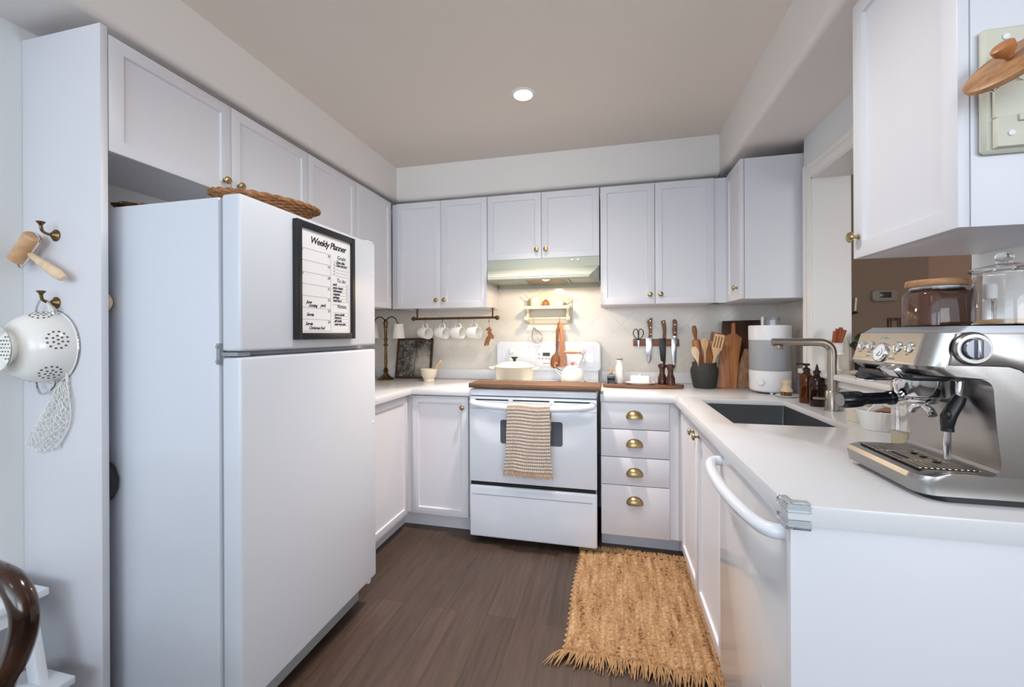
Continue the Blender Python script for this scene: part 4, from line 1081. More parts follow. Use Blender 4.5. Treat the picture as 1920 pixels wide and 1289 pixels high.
mb.tube(cr(pts, 4), [0.006 + 0 * i for i in range(4)] + [0.011] * 4 + [0.010] * 4 + [0.0075] * 4 + [0.010] * 2 + [0.016, 0.022] + [0.027, 0.030, 0.032, 0.033] + [0.033, 0.033, 0.032, 0.031] + [0.028, 0.024, 0.019, 0.012] + [0.004], 12, wide=0.34)
mb.build('shaft', 'tealwood', t)
MB().lathe([(0.024, 0), (0.020, -0.002), (0.012, -0.004), (0, -0.0045)], 20, (-0.376, sp_y - 0.0085, 1.053), OUT['-Y'] @ Matrix.Diagonal((1, 1.5, 1, 1))).build('bowl_hollow', 'darkwood', t)
t = thing('wooden_spatula', 'flat reddish wooden spatula hanging behind the dark spoon', 'spatula', (-0.32, hy, 1.2))
MB().prism([(-0.352, 1.338), (-0.338, 1.345), (-0.325, 1.338), (-0.318, 1.26), (-0.308, 1.15), (-0.296, 1.09), (-0.294, 1.035), (-0.300, 1.024), (-0.352, 1.020), (-0.360, 1.028), (-0.350, 1.10), (-0.346, 1.16), (-0.348, 1.26)], hy + 0.012, hy + 0.019, 'XZ', 0.002).build('blade', 'peach', t)

# ================================================================== on the stove
CT = 0.9382
t = thing('dutch_oven', 'cream enamelled Dutch oven with black knob on the left of the stove', 'pot', (-0.62, 2.72, CT))
dx, dy = -0.622, 2.72
MB().lathe([(0, 0), (0.104, 0), (0.118, 0.008), (0.126, 0.03), (0.133, 0.098), (0.135, 0.1005), (0.130, 0.1005), (0.12, 0.03), (0.10, 0.012), (0, 0.010)], 48, (dx, dy, CT)).build('body', 'cream', t)
ld = MB().lathe([(0.136, 0.1012), (0.1365, 0.1045), (0.128, 0.110), (0.095, 0.124), (0.055, 0.134), (0.02, 0.138), (0, 0.138), (0, 0.133), (0.055, 0.129), (0.125, 0.1012)], 48, (dx, dy, CT)).build('lid', 'cream', t)
MB().lathe([(0, 0.137), (0.010, 0.137), (0.009, 0.146), (0.014, 0.154), (0.0235, 0.162), (0.0235, 0.1655), (0.020, 0.167), (0, 0.167)], 24, (dx, dy, CT)).build('lid_knob', 'black', ld)
for s_ in (1, -1):
    MB().tube(cr([(dx + s_ * 0.128, dy - 0.040, CT + 0.090), (dx + s_ * 0.160, dy - 0.034, CT + 0.093), (dx + s_ * 0.168, dy, CT + 0.094), (dx + s_ * 0.160, dy + 0.034, CT + 0.093), (dx + s_ * 0.128, dy + 0.040, CT + 0.090)], 5), 0.0075, 10, flat=0.8).build('handle', 'cream', t)
t = thing('tea_kettle', 'round cream kettle with wooden grip on the right of the stove', 'kettle', (-0.227, 2.64, CT))
kx, ky = -0.227, 2.64
MB().lathe([(0, 0), (0.060, 0), (0.070, 0.010), (0.0735, 0.04), (0.070, 0.070), (0.058, 0.094), (0.042, 0.107), (0.040, 0.110), (0, 0.110)], 40, (kx, ky, CT)).build('body', 'creamw', t)
kl = MB().lathe([(0.041, 0.109), (0.041, 0.112), (0.034, 0.117), (0.012, 0.121), (0, 0.121)], 32, (kx, ky, CT)).build('lid', 'creamw', t)
MB().lathe([(0, 0.120), (0.008, 0.120), (0.009, 0.128), (0.015, 0.139), (0.013, 0.1425), (0, 0.1425)], 20, (kx, ky, CT)).build('lid_knob', 'peach', kl)
MB().tube([(kx - 0.060, ky, CT + 0.066), (kx - 0.085, ky, CT + 0.083), (kx - 0.108, ky, CT + 0.099)], [0.018, 0.0125, 0.0105], 14).build('spout', 'chrome', t)
MB().tube(cr([(kx - 0.106, ky, CT + 0.107), (kx - 0.114, ky, CT + 0.120), (kx - 0.106, ky, CT + 0.134), (kx - 0.094, ky, CT + 0.130)], 4), 0.004, 8).build('spout_whistle', 'peach', t)
hm = MB()
for s_ in (1, -1):
    hm.tube(cr([(kx + s_ * 0.044, ky, CT + 0.100), (kx + s_ * 0.046, ky, CT + 0.128), (kx + s_ * 0.060, ky, CT + 0.158), (kx + s_ * 0.066, ky, CT + 0.185), (kx + s_ * 0.050, ky, CT + 0.202)], 5), 0.0024, 8)
hm.build('wire_handle', 'chrome', t)
MB().tube([(kx - 0.052, ky, CT + 0.203), (kx - 0.046, ky, CT + 0.203), (kx - 0.04, ky, CT + 0.203), (kx, ky, CT + 0.203), (kx + 0.04, ky, CT + 0.203), (kx + 0.046, ky, CT + 0.203), (kx + 0.052, ky, CT + 0.203)], [0.0085, 0.0095, 0.0075, 0.0098, 0.0075, 0.0095, 0.0085], 14).build('grip', 'peach', t)
t = thing('noodle_board', 'long dark-edged wooden board laid across the front of the stove', 'board', (-0.43, 2.46, CT))
rb = random.Random(3)
fr = [(-0.822 + 0.776 * k / 24, 2.362 - 0.02 * k / 24 + rb.uniform(-0.003, 0.003)) for k in range(25)]
MB().prism(fr + [(-0.046, 2.560), (-0.818, 2.560)], CT + 0.0002, CT + 0.028, 'XY', 0.003).build('plank', 'board', t)

# tea towel over the oven handle
t = thing('tea_towel', 'taupe and white waffle tea towel with fringe draped over the oven handle', 'towel', (-0.45, 2.33, 0.85))
def tw(u, v):
    # v 0 (back hem) .. 0.1 over the bar .. 1 front hem
    if v < 0.12:
        k = v / 0.12; x_w = 0.247; zz = 0.70 + 0.14 * k; y = 2.357
    elif v < 0.2:
        k = (v - 0.12) / 0.08; a = PI * k; x_w = 0.247; zz = 0.838 + 0.019 * math.sin(a); y = 2.332 + 0.025 * math.cos(a)
    else:
        k = (v - 0.2) / 0.8; x_w = 0.247 + 0.030 * k ** 1.5; zz = 0.838 - 0.372 * k; y = 2.307 + 0.004 * k
    kk = max(0, (v - 0.2) / 0.8)
    cx = -0.449 - 0.005 * kk
    y += 0.006 * kk * math.sin(u * 9 + 1.0) + 0.003 * math.sin(u * 17 + v * 5) * kk
    return (cx + (u - 0.5) * x_w + 0.004 * kk * math.sin(v * 11 + u * 3), y, zz + 0.003 * math.sin(u * 7))
cl = MB().grid(tw, 60, 90, uv=True).build('cloth', 'towel', t); md = cl.modifiers.new('thick', 'SOLIDIFY'); md.thickness = 0.003
mb = MB(); rf = random.Random(5)
for i in range(75):
    u = (i + 0.5) / 75; p = Vector(tw(u, 1.0)); dx_ = rf.uniform(-0.006, 0.006) + (u - 0.5) * 0.02
    mb.tube(cr([p + Vector((0, -0.001, 0.003)), p + Vector((dx_ * 0.4, -0.003 + rf.uniform(-0.003, 0.003), -0.014)), p + Vector((dx_, rf.uniform(-0.006, 0.004), -0.030 + rf.uniform(-0.004, 0.004)))], 3), [0.0022] * 4 + [0.0014, 0.001, 0.0006], 5)
mb.build('fringe', 'towelfringe', t)

# ================================================================== knife rack and its tools
KY = SYB
t = thing('knife_rack', 'short brown wooden magnetic knife strip on the tiled wall', 'knife rack', (0.315, KY, 1.196))
MB().box(0.165, 0.469, KY - 0.018, KY, 1.171, 1.221, 0.002).build('bar', 'board2', t)
ky_ = KY - 0.0195
def knife(name, label, blade, handle, rivets, bm_mat, hm_mat, bolster=None):
    t = thing(name, label, 'knife', (blade[0][0], ky_, blade[0][1]))
    MB().prism(blade, ky_ - 0.0022, ky_, 'XZ', 0.0006).build('blade', bm_mat, t)
    h_ = MB().prism(handle, ky_ - 0.016, ky_ + 0.004, 'XZ', 0.004).build('handle', hm_mat, t)
    if rivets:
        mb = MB()
        for x, z in rivets: mb.lathe([(0, 0.001), (0.003, 0.0008), (0.0033, 0), (0, 0)], 10, (x, ky_ - 0.016, z), OUT['-Y'])
        mb.build('rivet', 'chrome', h_)
    if bolster: MB().prism(bolster, ky_ - 0.012, ky_ + 0.002, 'XZ', 0.002).build('bolster', 'chrome', t)
knife('kitchen_knife', 'broad steel cook knife with brown riveted handle, next to the scissors', [(0.249, 1.229), (0.291, 1.229), (0.290, 1.12), (0.288, 1.08), (0.278, 1.060), (0.266, 1.048), (0.258, 1.07), (0.251, 1.13)],
      [(0.266, 1.229), (0.291, 1.236), (0.292, 1.30), (0.292, 1.370), (0.277, 1.362), (0.260, 1.345), (0.264, 1.32), (0.270, 1.28), (0.270, 1.25)], [(0.278, 1.347), (0.281, 1.30), (0.282, 1.253)], 'knifesteel', 'handlewood')
knife('kitchen_knife', 'black-bladed knife with curved brown handle in the middle of the strip', [(0.338, 1.224), (0.382, 1.224), (0.381, 1.12), (0.378, 1.05), (0.374, 1.02), (0.360, 1.06), (0.348, 1.07), (0.340, 1.15)],
      [(0.362, 1.224), (0.381, 1.224), (0.384, 1.27), (0.384, 1.31), (0.376, 1.352), (0.350, 1.345), (0.358, 1.32), (0.364, 1.27)], [(0.366, 1.336)], 'black', 'handlewood')
knife('kitchen_knife', 'steel knife with dark rounded handle at the right end of the strip', [(0.418, 1.222), (0.450, 1.222), (0.449, 1.10), (0.444, 1.03), (0.437, 1.0), (0.425, 1.04), (0.420, 1.12)],
      [(0.430, 1.240), (0.452, 1.240), (0.455, 1.29), (0.455, 1.335), (0.450, 1.352), (0.436, 1.357), (0.427, 1.348), (0.430, 1.32), (0.424, 1.285), (0.427, 1.26)], [(0.441, 1.318), (0.440, 1.265)], 'knifesteel', 'handlewood', [(0.430, 1.222), (0.450, 1.222), (0.452, 1.243), (0.431, 1.243)])
t = thing('scissors', 'small black scissors with big loop handles on the knife strip', 'scissors', (0.2, ky_, 1.2))
for s_ in (1, -1):
    lp = [(0.2 + s_ * x, ky_ - 0.003 - 0.002 * s_, z) for x, z in ((0.000, 1.212), (0.012, 1.222), (0.030, 1.245), (0.034, 1.268), (0.026, 1.285), (0.012, 1.290), (0.003, 1.275), (0.001, 1.245), (-0.004, 1.212))]
    MB().tube(cr(lp, 5), 0.0026, 8).build('handle', 'black', t)
    MB().prism([(0.2 + s_ * 0.005, 1.215), (0.2 - s_ * 0.006, 1.213), (0.2 - s_ * 0.005, 1.19), (0.2 - s_ * 0.0005, 1.146), (0.2 + s_ * 0.003, 1.19)], ky_ - 0.003 - 0.002 * s_, ky_ - 0.001 - 0.002 * s_, 'XZ').build('blade', 'knifesteel', t)

# long serving board with things on it
BZ = WZ + 0.021
t = thing('serving_board', 'long narrow brown serving board on the worktop below the knife strip', 'board', (0.2, 2.75, WZ))
MB().prism([(-0.042, 2.76), (-0.036, 2.725), (0.0, 2.705), (0.2, 2.682), (0.38, 2.715), (0.44, 2.745), (0.458, 2.79), (0.44, 2.83), (0.36, 2.855), (0.2, 2.85), (0.02, 2.83), (-0.03, 2.80)], WZ + 0.0002, BZ - 0.0004, 'XY', 0.006, 3).build('plank', 'board2', t)
t = thing('vinegar_bottle', 'small square glass bottle of dark liquid with cork on the serving board', 'bottle', (0.012, 2.76, BZ))
bx, by = 0.012, 2.765
MB().prism(rrect(bx - 0.025, bx + 0.025, by - 0.025, by + 0.025, 0.004), BZ, BZ + 0.060, 'XY', 0.002).build('body', 'glass', t)
MB().prism(rrect(bx - 0.0235, bx + 0.0235, by - 0.0235, by + 0.0235, 0.004), BZ + 0.002, BZ + 0.050, 'XY').build('liquid', 'blackgloss', t)
MB().lathe([(0.012, 0.060), (0.008, 0.072), (0.008, 0.10), (0.0, 0.10)], 16, (bx, by, BZ)).build('neck', 'glass', t)
MB().lathe([(0, 0.068), (0.0095, 0.068), (0.0095, 0.092), (0, 0.092)], 16, (bx, by, BZ)).build('cork', 'cork', t)
MB().lathe([(0, 0.092), (0.004, 0.092), (0.0025, 0.15), (0, 0.15)], 10, (bx, by, BZ)).build('pour_spout', 'glass', t)
t = thing('milk_bottle', 'white ceramic bottle with wooden stopper on the serving board', 'bottle', (0.064, 2.80, BZ))
MB().lathe([(0, 0), (0.024, 0), (0.026, 0.003), (0.026, 0.095), (0.024, 0.110), (0.018, 0.126), (0.0175, 0.142), (0.0195, 0.146), (0.0195, 0.152), (0, 0.152)], 28, (0.066, 2.80, BZ)).build('body', 'ceramic', t)
MB().lathe([(0, 0.152), (0.0195, 0.152), (0.0195, 0.158), (0, 0.158)], 24, (0.066, 2.80, BZ)).build('stopper', 'board2', t)
t = thing('butter_dish', 'white ceramic butter dish with lid on the serving board', 'butter dish', (0.19, 2.75, BZ))
MB().lathe([(0, 0.003), (0.062, 0.003), (0.066, 0), (0.068, 0.003), (0.092, 0.011), (0.093, 0.013), (0.067, 0.007), (0, 0.006)], 40, (0.190, 2.755, BZ), Matrix.Diagonal((1, 0.62, 1, 1))).build('plate', 'ceramic', t)
bl = MB()
for i, (k, z) in enumerate(((1.0, 0.007),)): pass
bl.prism(rrect(0.130, 0.250, 2.722, 2.788, 0.016), BZ + 0.0075, BZ + 0.056, 'XY', 0.012, 4); bl = bl.build('lid', 'ceramic', t)
MB().lathe([(0, 0.055), (0.008, 0.055), (0.007, 0.060), (0.011, 0.066), (0, 0.068)], 16, (0.190, 2.755, BZ)).build('lid_knob', 'ceramic', bl)
def mill(x, y, label, kz=1.0):
    t = thing('pepper_mill', label, 'mill', (x, y, BZ), 'dark wooden mills')
    MB().lathe([(0, 0), (0.0262, 0), (0.027, 0.003), (0.027, 0.030), (0.0255, 0.033), (0.027, 0.036), (0.0255, 0.044), (0.0175, 0.066), (0.016, 0.080), (0.0185, 0.098), (0.020, 0.101), (0, 0.101)], 28, (x, y, BZ)).build('body', 'mill', t)
    MB().lathe([(0, 0.102), (0.0195, 0.102), (0.0245, 0.108), (0.0265, 0.117), (0.0245, 0.125), (0.016, 0.130), (0, 0.131)], 28, (x, y, BZ)).build('cap', 'mill', t)
    MB().lathe([(0, 0.130), (0.005, 0.130), (0.0065, 0.138), (0.005, 0.143), (0, 0.144)], 14, (x, y, BZ)).build('finial', 'chrome', t)
mill(0.328, 2.79, 'dark turned wooden mill on the serving board, slightly farther back')
mill(0.372, 2.745, 'dark turned wooden mill on the serving board, nearer the utensil crock')

# ================================================================== utensil crock and cutting boards
CX, CY = 0.585, 2.83
t = thing('utensil_crock', 'charcoal stoneware crock full of wooden utensils', 'crock', (CX, CY, WZ))
MB().lathe([(0, 0), (0.062, 0), (0.066, 0.006), (0.078, 0.07), (0.082, 0.105), (0.080, 0.120), (0.070, 0.142), (0.073, 0.158), (0.072, 0.160), (0.066, 0.158), (0.064, 0.142), (0.073, 0.118), (0.07, 0.07), (0.058, 0.010), (0, 0.008)], 44, (CX, CY, WZ)).build('body', 'charcoal', t)
def utensil(name, label, cat, base, top, shape, m, th=0.006, group=None):
    """flat tool: shape is a list of (along 0..1, half width); runs from base to top"""
    A, B = Vector(base), Vector(top); L_ = (B - A).length
    t = thing(name, label, cat, base)
    q = (B - A).to_track_quat('Z', 'Y').to_matrix().to_4x4()
    xax = q.to_3x3() @ Vector((1, 0, 0)); ang = math.atan2(xax.y, xax.x)
    q = q @ RZ(-ang) if abs((B - A).normalized().z) > 0.5 else q
    poly = [(w, a * L_) for a, w in shape] + [(-w, a * L_) for a, w in reversed(shape) if w > 0]
    return t, poly, TR(A) @ q, th
def flat(name, label, cat, base, top, shape, m, th=0.007, part='blade'):
    t, poly, mx, th = utensil(name, label, cat, base, top, shape, m, th)
    MB().prism(poly, -th / 2, th / 2, 'XZ', min(0.002, th * 0.3), mtx=mx).build(part, m, t); return t, mx
z0 = WZ + 0.02
spoon_s = [(0, 0.0045), (0.70, 0.0055), (0.76, 0.010), (0.84, 0.019), (0.92, 0.021), (0.97, 0.014), (1.0, 0.005)]
t = thing('rolling_pin', 'reddish wooden rolling pin standing in the charcoal crock', 'rolling pin', (CX - 0.02, CY + 0.02, z0))
dv = Vector((-0.052, -0.01, 0.40)); L_ = 0.385
MB().lathe([(0, 0), (0.012, 0.002), (0.014, 0.02), (0.009, 0.05), (0.022, 0.056), (0.026, 0.064), (0.026, 0.272), (0.022, 0.285), (0, 0.286)], 20, (CX - 0.01, CY + 0.02, z0), dv.to_track_quat('Z', 'Y').to_matrix().to_4x4()).build('barrel', 'acacia', t)
MB().lathe([(0, 0.285), (0.009, 0.286), (0.0085, 0.30), (0.013, 0.32), (0.015, 0.345), (0.012, 0.372), (0, 0.378)], 20, (CX - 0.01, CY + 0.02, z0), dv.to_track_quat('Z', 'Y').to_matrix().to_4x4()).build('handle', 'tealwood', t)
flat('wooden_spoon', 'pale wooden spoon in the crock in front of the rolling pin', 'spoon', (CX + 0.005, CY - 0.02, z0), (CX - 0.008, CY - 0.05, 1.232), spoon_s, 'beech')
flat('wooden_spoon', 'short pale wooden spoon leaning out on the left side of the crock', 'spoon', (CX - 0.010, CY - 0.045, z0), (CX - 0.072, CY - 0.058, 1.175), [(0, 0.004), (0.6, 0.005), (0.7, 0.012), (0.82, 0.022), (0.93, 0.021), (1.0, 0.008)], 'palewood')
flat('wooden_spatula', 'broad reddish wooden spatula in the middle of the crock', 'spatula', (CX + 0.028, CY + 0.000, z0), (CX + 0.012, CY - 0.015, 1.215), [(0, 0.008), (0.5, 0.030), (0.6, 0.029), (0.8, 0.02), (1.0, 0.010)], 'acacia')
flat('salad_server', 'slim pinkish wooden server in the crock left of the slotted turner', 'spatula', (CX + 0.03, CY + 0.02, z0), (CX + 0.022, CY + 0.0, 1.212), [(0, 0.007), (0.6, 0.012), (0.85, 0.017), (0.95, 0.016), (1.0, 0.010)], 'peach')
flat('salad_server', 'second slim wooden server beside the pinkish one in the crock', 'spatula', (CX + 0.04, CY + 0.035, z0), (CX + 0.045, CY + 0.02, 1.207), [(0, 0.007), (0.6, 0.012), (0.85, 0.016), (0.95, 0.015), (1.0, 0.010)], 'beech')
# slotted turner
t, poly, mx, th = utensil('slotted_turner', 'pale slotted wooden turner leaning right out of the crock', 'spatula', (CX + 0.018, CY - 0.03, z0), (CX + 0.082, CY - 0.04, 1.252), [(0, 0.0065), (0.55, 0.0075), (0.66, 0.022), (0.72, 0.030), (0.74, 0.030)], 'beech')
L_ = (Vector((CX + 0.082, CY - 0.04, 1.252)) - Vector((CX + 0.018, CY - 0.03, z0))).length
mb = MB(); mb.prism(poly, -0.003, 0.003, 'XZ', 0.001, mtx=mx)
for k in range(4): mb.box(-0.030 + 0.0165 * k, -0.030 + 0.0165 * k + 0.0105, -0.003, 0.003, 0.735 * L_, 0.955 * L_, 0.0008, mtx=mx)
mb.box(-0.031, 0.031, -0.003, 0.003, 0.95 * L_, L_, 0.0015, mtx=mx); mb.build('blade', 'beech', t)
flat('wooden_spatula', 'dark wide wooden spatula at the back right of the crock', 'spatula', (CX + 0.025, CY + 0.052, z0), (CX + 0.092, CY + 0.060, 1.262), [(0, 0.008), (0.55, 0.009), (0.68, 0.030), (0.96, 0.038), (1.0, 0.034)], 'tealwood')

def leaning(name, label, cat, loc, tilt, poly, th, m, part='plank', yaw=0.0, roll=0.0):
    t = thing(name, label, cat, loc, rot=(-tilt, roll, yaw))
    MB().prism(poly, 0, th, 'XZ', min(0.004, th * 0.25), 2).build(part, m, t, local=True) if False else None
    mb = MB(); mb.prism(poly, 0, th, 'XZ', min(0.004, th * 0.25), 2); mb.build(part, m, t, local=True)
    return t
leaning('cutting_board', 'large dark walnut cutting board leaning in the tiled corner', 'cutting board', (0.835, 2.935, WZ), 0.17, [(-0.135, 0), (0.128, 0), (0.128, 0.437), (-0.098, 0.432)], 0.022, 'darkwood')
t = leaning('cutting_board', 'orange-brown paddle cutting board with neck handle leaning beside the crock', 'cutting board', (0.722, 2.835, WZ), 0.20, [(-0.062, 0.0), (0.050, 0.0), (0.068, 0.16), (0.095, 0.322), (0.070, 0.345), (0.058, 0.352), (0.060, 0.415), (0.050, 0.424), (0.038, 0.415), (0.034, 0.352), (0.0, 0.335), (-0.020, 0.322), (-0.045, 0.16)], 0.019, 'acacia', roll=0.02)
leaning('cutting_board', 'worn pale-brown round-cornered cutting board between paddle board and humidifier', 'cutting board', (0.822, 2.865, WZ), 0.20, [(-0.055, 0.0)] + [(0.045 + 0.03 * math.sin(a), 0.03 - 0.03 * math.cos(a)) for a in [PI / 2 * k / 6 for k in range(7)]] + [(0.085, 0.245), (0.02, 0.250), (-0.03, 0.12)], 0.017, 'acacia_pale')

# humidifier
HXc, HYc = 0.903, 2.672
t = thing('humidifier', 'white round humidifier with grey tank in the right corner of the worktop', 'humidifier', (HXc, HYc, WZ))
hb = MB().lathe([(0, 0.010), (0.090, 0.010), (0.100, 0.016), (0.104, 0.026), (0.106, 0.128), (0.104, 0.131), (0, 0.131)], 56, (HXc, HYc, WZ)).build('base', 'matte_white', t)
MB().lathe([(0.104, 0.132), (0.106, 0.135), (0.107, 0.305), (0, 0.305), (0, 0.132)], 56, (HXc, HYc, WZ)).build('tank', 'greytank', t)
MB().lathe([(0.1072, 0.305), (0.108, 0.384), (0.105, 0.388), (0, 0.388), (0, 0.305)], 56, (HXc, HYc, WZ)).build('collar', 'matte_white', t)
nz = MB().lathe([(0.036, 0.3885), (0.036, 0.432), (0.030, 0.438), (0.027, 0.436), (0.032, 0.430), (0.032, 0.3885)], 28, (HXc + 0.005, HYc - 0.03, WZ)).build('mist_nozzle', 'plastic_clear', t)
MB().lathe([(0, 0.389), (0.016, 0.389), (0.014, 0.42), (0, 0.422)], 20, (HXc + 0.005, HYc - 0.03, WZ)).build('nozzle_core', 'matte_white', nz)
MB().box(HXc - 0.058, HXc - 0.050, HYc - 0.06, HYc - 0.04, WZ + 0.388, WZ + 0.436, 0.003).build('carry_tab', 'matte_white', t)
a_ = -2.30; kn = Vector((math.cos(a_), math.sin(a_), 0))
MB().lathe([(0.019, 0.0), (0.019, 0.010), (0.016, 0.013), (0, 0.013), (0, 0)], 24, Vector((HXc, HYc, WZ + 0.068)) + kn * 0.104, kn.to_track_quat('Z', 'Y').to_matrix().to_4x4()).build('dial', 'matte_white', hb)
for a in (0.3, 2.4, 4.5):
    MB().lathe([(0, 0), (0.008, 0), (0.008, 0.011), (0, 0.011)], 10, (HXc + 0.08 * math.cos(a), HYc + 0.08 * math.sin(a), WZ)).build('foot', 'matte_white', t)

# brush on its dish
t = thing('dish', 'small white dish holding the scrubbing brush beside the humidifier', 'dish', (0.935, 2.49, WZ))
MB().lathe([(0, 0.002), (0.028, 0.002), (0.03, 0), (0.034, 0.002), (0.052, 0.010), (0.053, 0.012), (0.034, 0.006), (0, 0.005)], 36, (0.925, 2.498, WZ)).build('plate', 'ceramic', t)
t = thing('scrubbing_brush', 'wooden-topped scrubbing brush standing on the white dish', 'brush', (0.925, 2.498, WZ + 0.0055))
MB().lathe([(0, 0.024), (0.028, 0.024), (0.029, 0.030), (0.024, 0.040), (0.017, 0.052), (0.018, 0.062), (0.024, 0.074), (0.022, 0.084), (0.012, 0.088), (0, 0.088)], 28, (0.925, 2.498, WZ + 0.0055)).build('grip', 'palewood', t)
mb = MB(); rf = random.Random(9)
for i in range(70):
    a = rf.uniform(0, 2 * PI); r_ = 0.026 * math.sqrt(rf.random()); x, y = 0.925 + r_ * math.cos(a), 2.498 + r_ * math.sin(a)
    mb.tube([(x, y, WZ + 0.031), (x + 0.003 * math.cos(a), y + 0.003 * math.sin(a), WZ + 0.0062)], 0.0013, 4)
mb.build('bristles', 'bristle', t)

# soap bottles
def soap(x, y, hgt, label, m, pump, r=0.031):
    t = thing('soap_bottle', label, 'bottle', (x, y, WZ), 'amber soap bottles')
    MB().lathe([(0, 0), (r - 0.002, 0), (r, 0.003), (r, hgt - 0.032), (r * 0.93, hgt - 0.018), (r * 0.66, hgt - 0.006), (0.0125, hgt), (0.0125, hgt + 0.006), (0, hgt + 0.006)], 32, (x, y, WZ)).build('body', m, t)
    pz = hgt + 0.0062
    mb = MB(); mb.lathe([(0, 0), (0.0155, 0), (0.0155, 0.012), (0.012, 0.016), (0.006, 0.018), (0.0055, 0.028), (0, 0.028)], 20, (x, y, WZ + pz))
    if pump:
        mb.box(x - 0.014, x + 0.012, y - 0.011, y + 0.011, WZ + pz + 0.027, WZ + pz + 0.038, 0.002); mb.tube(cr([(x - 0.012, y, WZ + pz + 0.034), (x - 0.03, y, WZ + pz + 0.036), (x - 0.045, y, WZ + pz + 0.032)], 4), 0.0035, 8)
    else:
        mb.lathe([(0.008, 0.018), (0.006, 0.03), (0.002, 0.045), (0, 0.046)], 14, (x, y, WZ + pz))
    mb.build('pump' if pump else 'nozzle_cap', 'black', t)
soap(0.944, 2.315, 0.150, 'brown amber glass soap bottle with black pump by the sink', 'amber', True)
soap(0.950, 2.222, 0.145, 'darker amber bottle with pointed black cap right behind the faucet', 'amberdark', False)

# faucet
t = thing('faucet', 'brushed nickel kitchen faucet with long straight spout over the sink', 'faucet', (0.955, 2.10, WZ))
fx_, fy_ = 0.958, 2.105
MB().lathe([(0, 0), (0.029, 0), (0.029, 0.004), (0.0255, 0.006), (0.0255, 0.085), (0.0215, 0.090), (0, 0.090)], 32, (fx_, fy_, WZ)).build('base', 'nickel', t)
MB().tube([(fx_, fy_, WZ + 0.088)] + cr([(fx_, fy_, WZ + 0.20), (fx_, fy_, WZ + 0.255), (fx_ - 0.008, fy_, WZ + 0.282), (fx_ - 0.034, fy_, WZ + 0.300), (fx_ - 0.07, fy_, WZ + 0.303)], 6) + [(0.722, fy_, WZ + 0.303)], 0.0175, 18).build('spout', 'nickel', t)
MB().lathe([(0, 0), (0.016, 0), (0.018, 0.004), (0.018, 0.018), (0, 0.018)], 20, (0.748, fy_, WZ + 0.270)).build('aerator', 'nickel', t)
MB().tube([(fx_ - 0.02, fy_, WZ + 0.052), (fx_ - 0.075, fy_ - 0.006, WZ + 0.055)], 0.0055, 10).build('lever', 'nickel', t)

# things on the pass-through sill
LZ = 1.0755
t = thing('footed_cup', 'white footed ceramic cup with wooden rods on the sill beyond the faucet', 'cup', (1.05, 2.29, LZ))
cx_, cy_ = 1.045, 2.262
MB().lathe([(0, 0), (0.028, 0), (0.029, 0.006), (0.016, 0.016), (0.0135, 0.04), (0.016, 0.066), (0.022, 0.074), (0.036, 0.080), (0.036, 0.088), (0.032, 0.092), (0.034, 0.130), (0.038, 0.134), (0.034, 0.136), (0.030, 0.130), (0.029, 0.094), (0, 0.090)], 36, (cx_, cy_, LZ)).build('body', 'ceramic', t)
for i, (ox, oy, tx, ty) in enumerate(((0.006, 0.0, 0.022, 0.0), (-0.008, 0.006, 0.010, 0.004), (0.002, -0.01, 0.034, -0.008), (-0.014, -0.004, -0.002, 0.0))):
    lb = ['cinnamon stick at the back of the footed cup bundle', 'cinnamon stick beside the front one in the footed cup', 'cinnamon stick leaning farthest right out of the footed cup', 'cinnamon stick at the left side of the footed cup'][i]
    t = thing('cinnamon_stick', lb, 'spice stick', (cx_ + ox, cy_ + oy, LZ + 0.095), 'cinnamon sticks in the footed cup')
    MB().tube([(cx_ + ox, cy_ + oy, LZ + 0.0955), (cx_ + tx, cy_ + ty, LZ + 0.208 - 0.006 * i)], 0.0085, 8).build('stick', 'copper', t)
t = thing('cream_vase', 'cream stoneware jar on the sill behind the footed cup', 'jar', (1.12, 2.31, LZ))
MB().lathe([(0, 0), (0.044, 0), (0.046, 0.004), (0.046, 0.125), (0.042, 0.140), (0.030, 0.150), (0.026, 0.150), (0.038, 0.136), (0.042, 0.12), (0.042, 0.008), (0, 0.006)], 36, (1.098, 2.334, LZ), Matrix.Diagonal((0.8, 0.8, 1, 1))).build('body', 'stoneware', t)
t = thing('plate', 'wide pale plate lying on the sill behind the espresso machine', 'plate', (1.10, 2.02, LZ))
MB().lathe([(0, 0.003), (0.06, 0.003), (0.062, 0), (0.066, 0.003), (0.098, 0.014), (0.099, 0.0165), (0.066, 0.008), (0, 0.007)], 48, (1.092, 2.04, LZ)).build('body', 'stoneware', t)
t = thing('potted_plant', 'dark green leafy plant on the sill behind the espresso machine', 'plant', (1.17, 2.30, LZ))
MB().lathe([(0, 0), (0.024, 0), (0.030, 0.05), (0.027, 0.05), (0.022, 0.006), (0, 0.006)], 24, (1.170, 2.300, LZ)).build('pot', 'black', t)
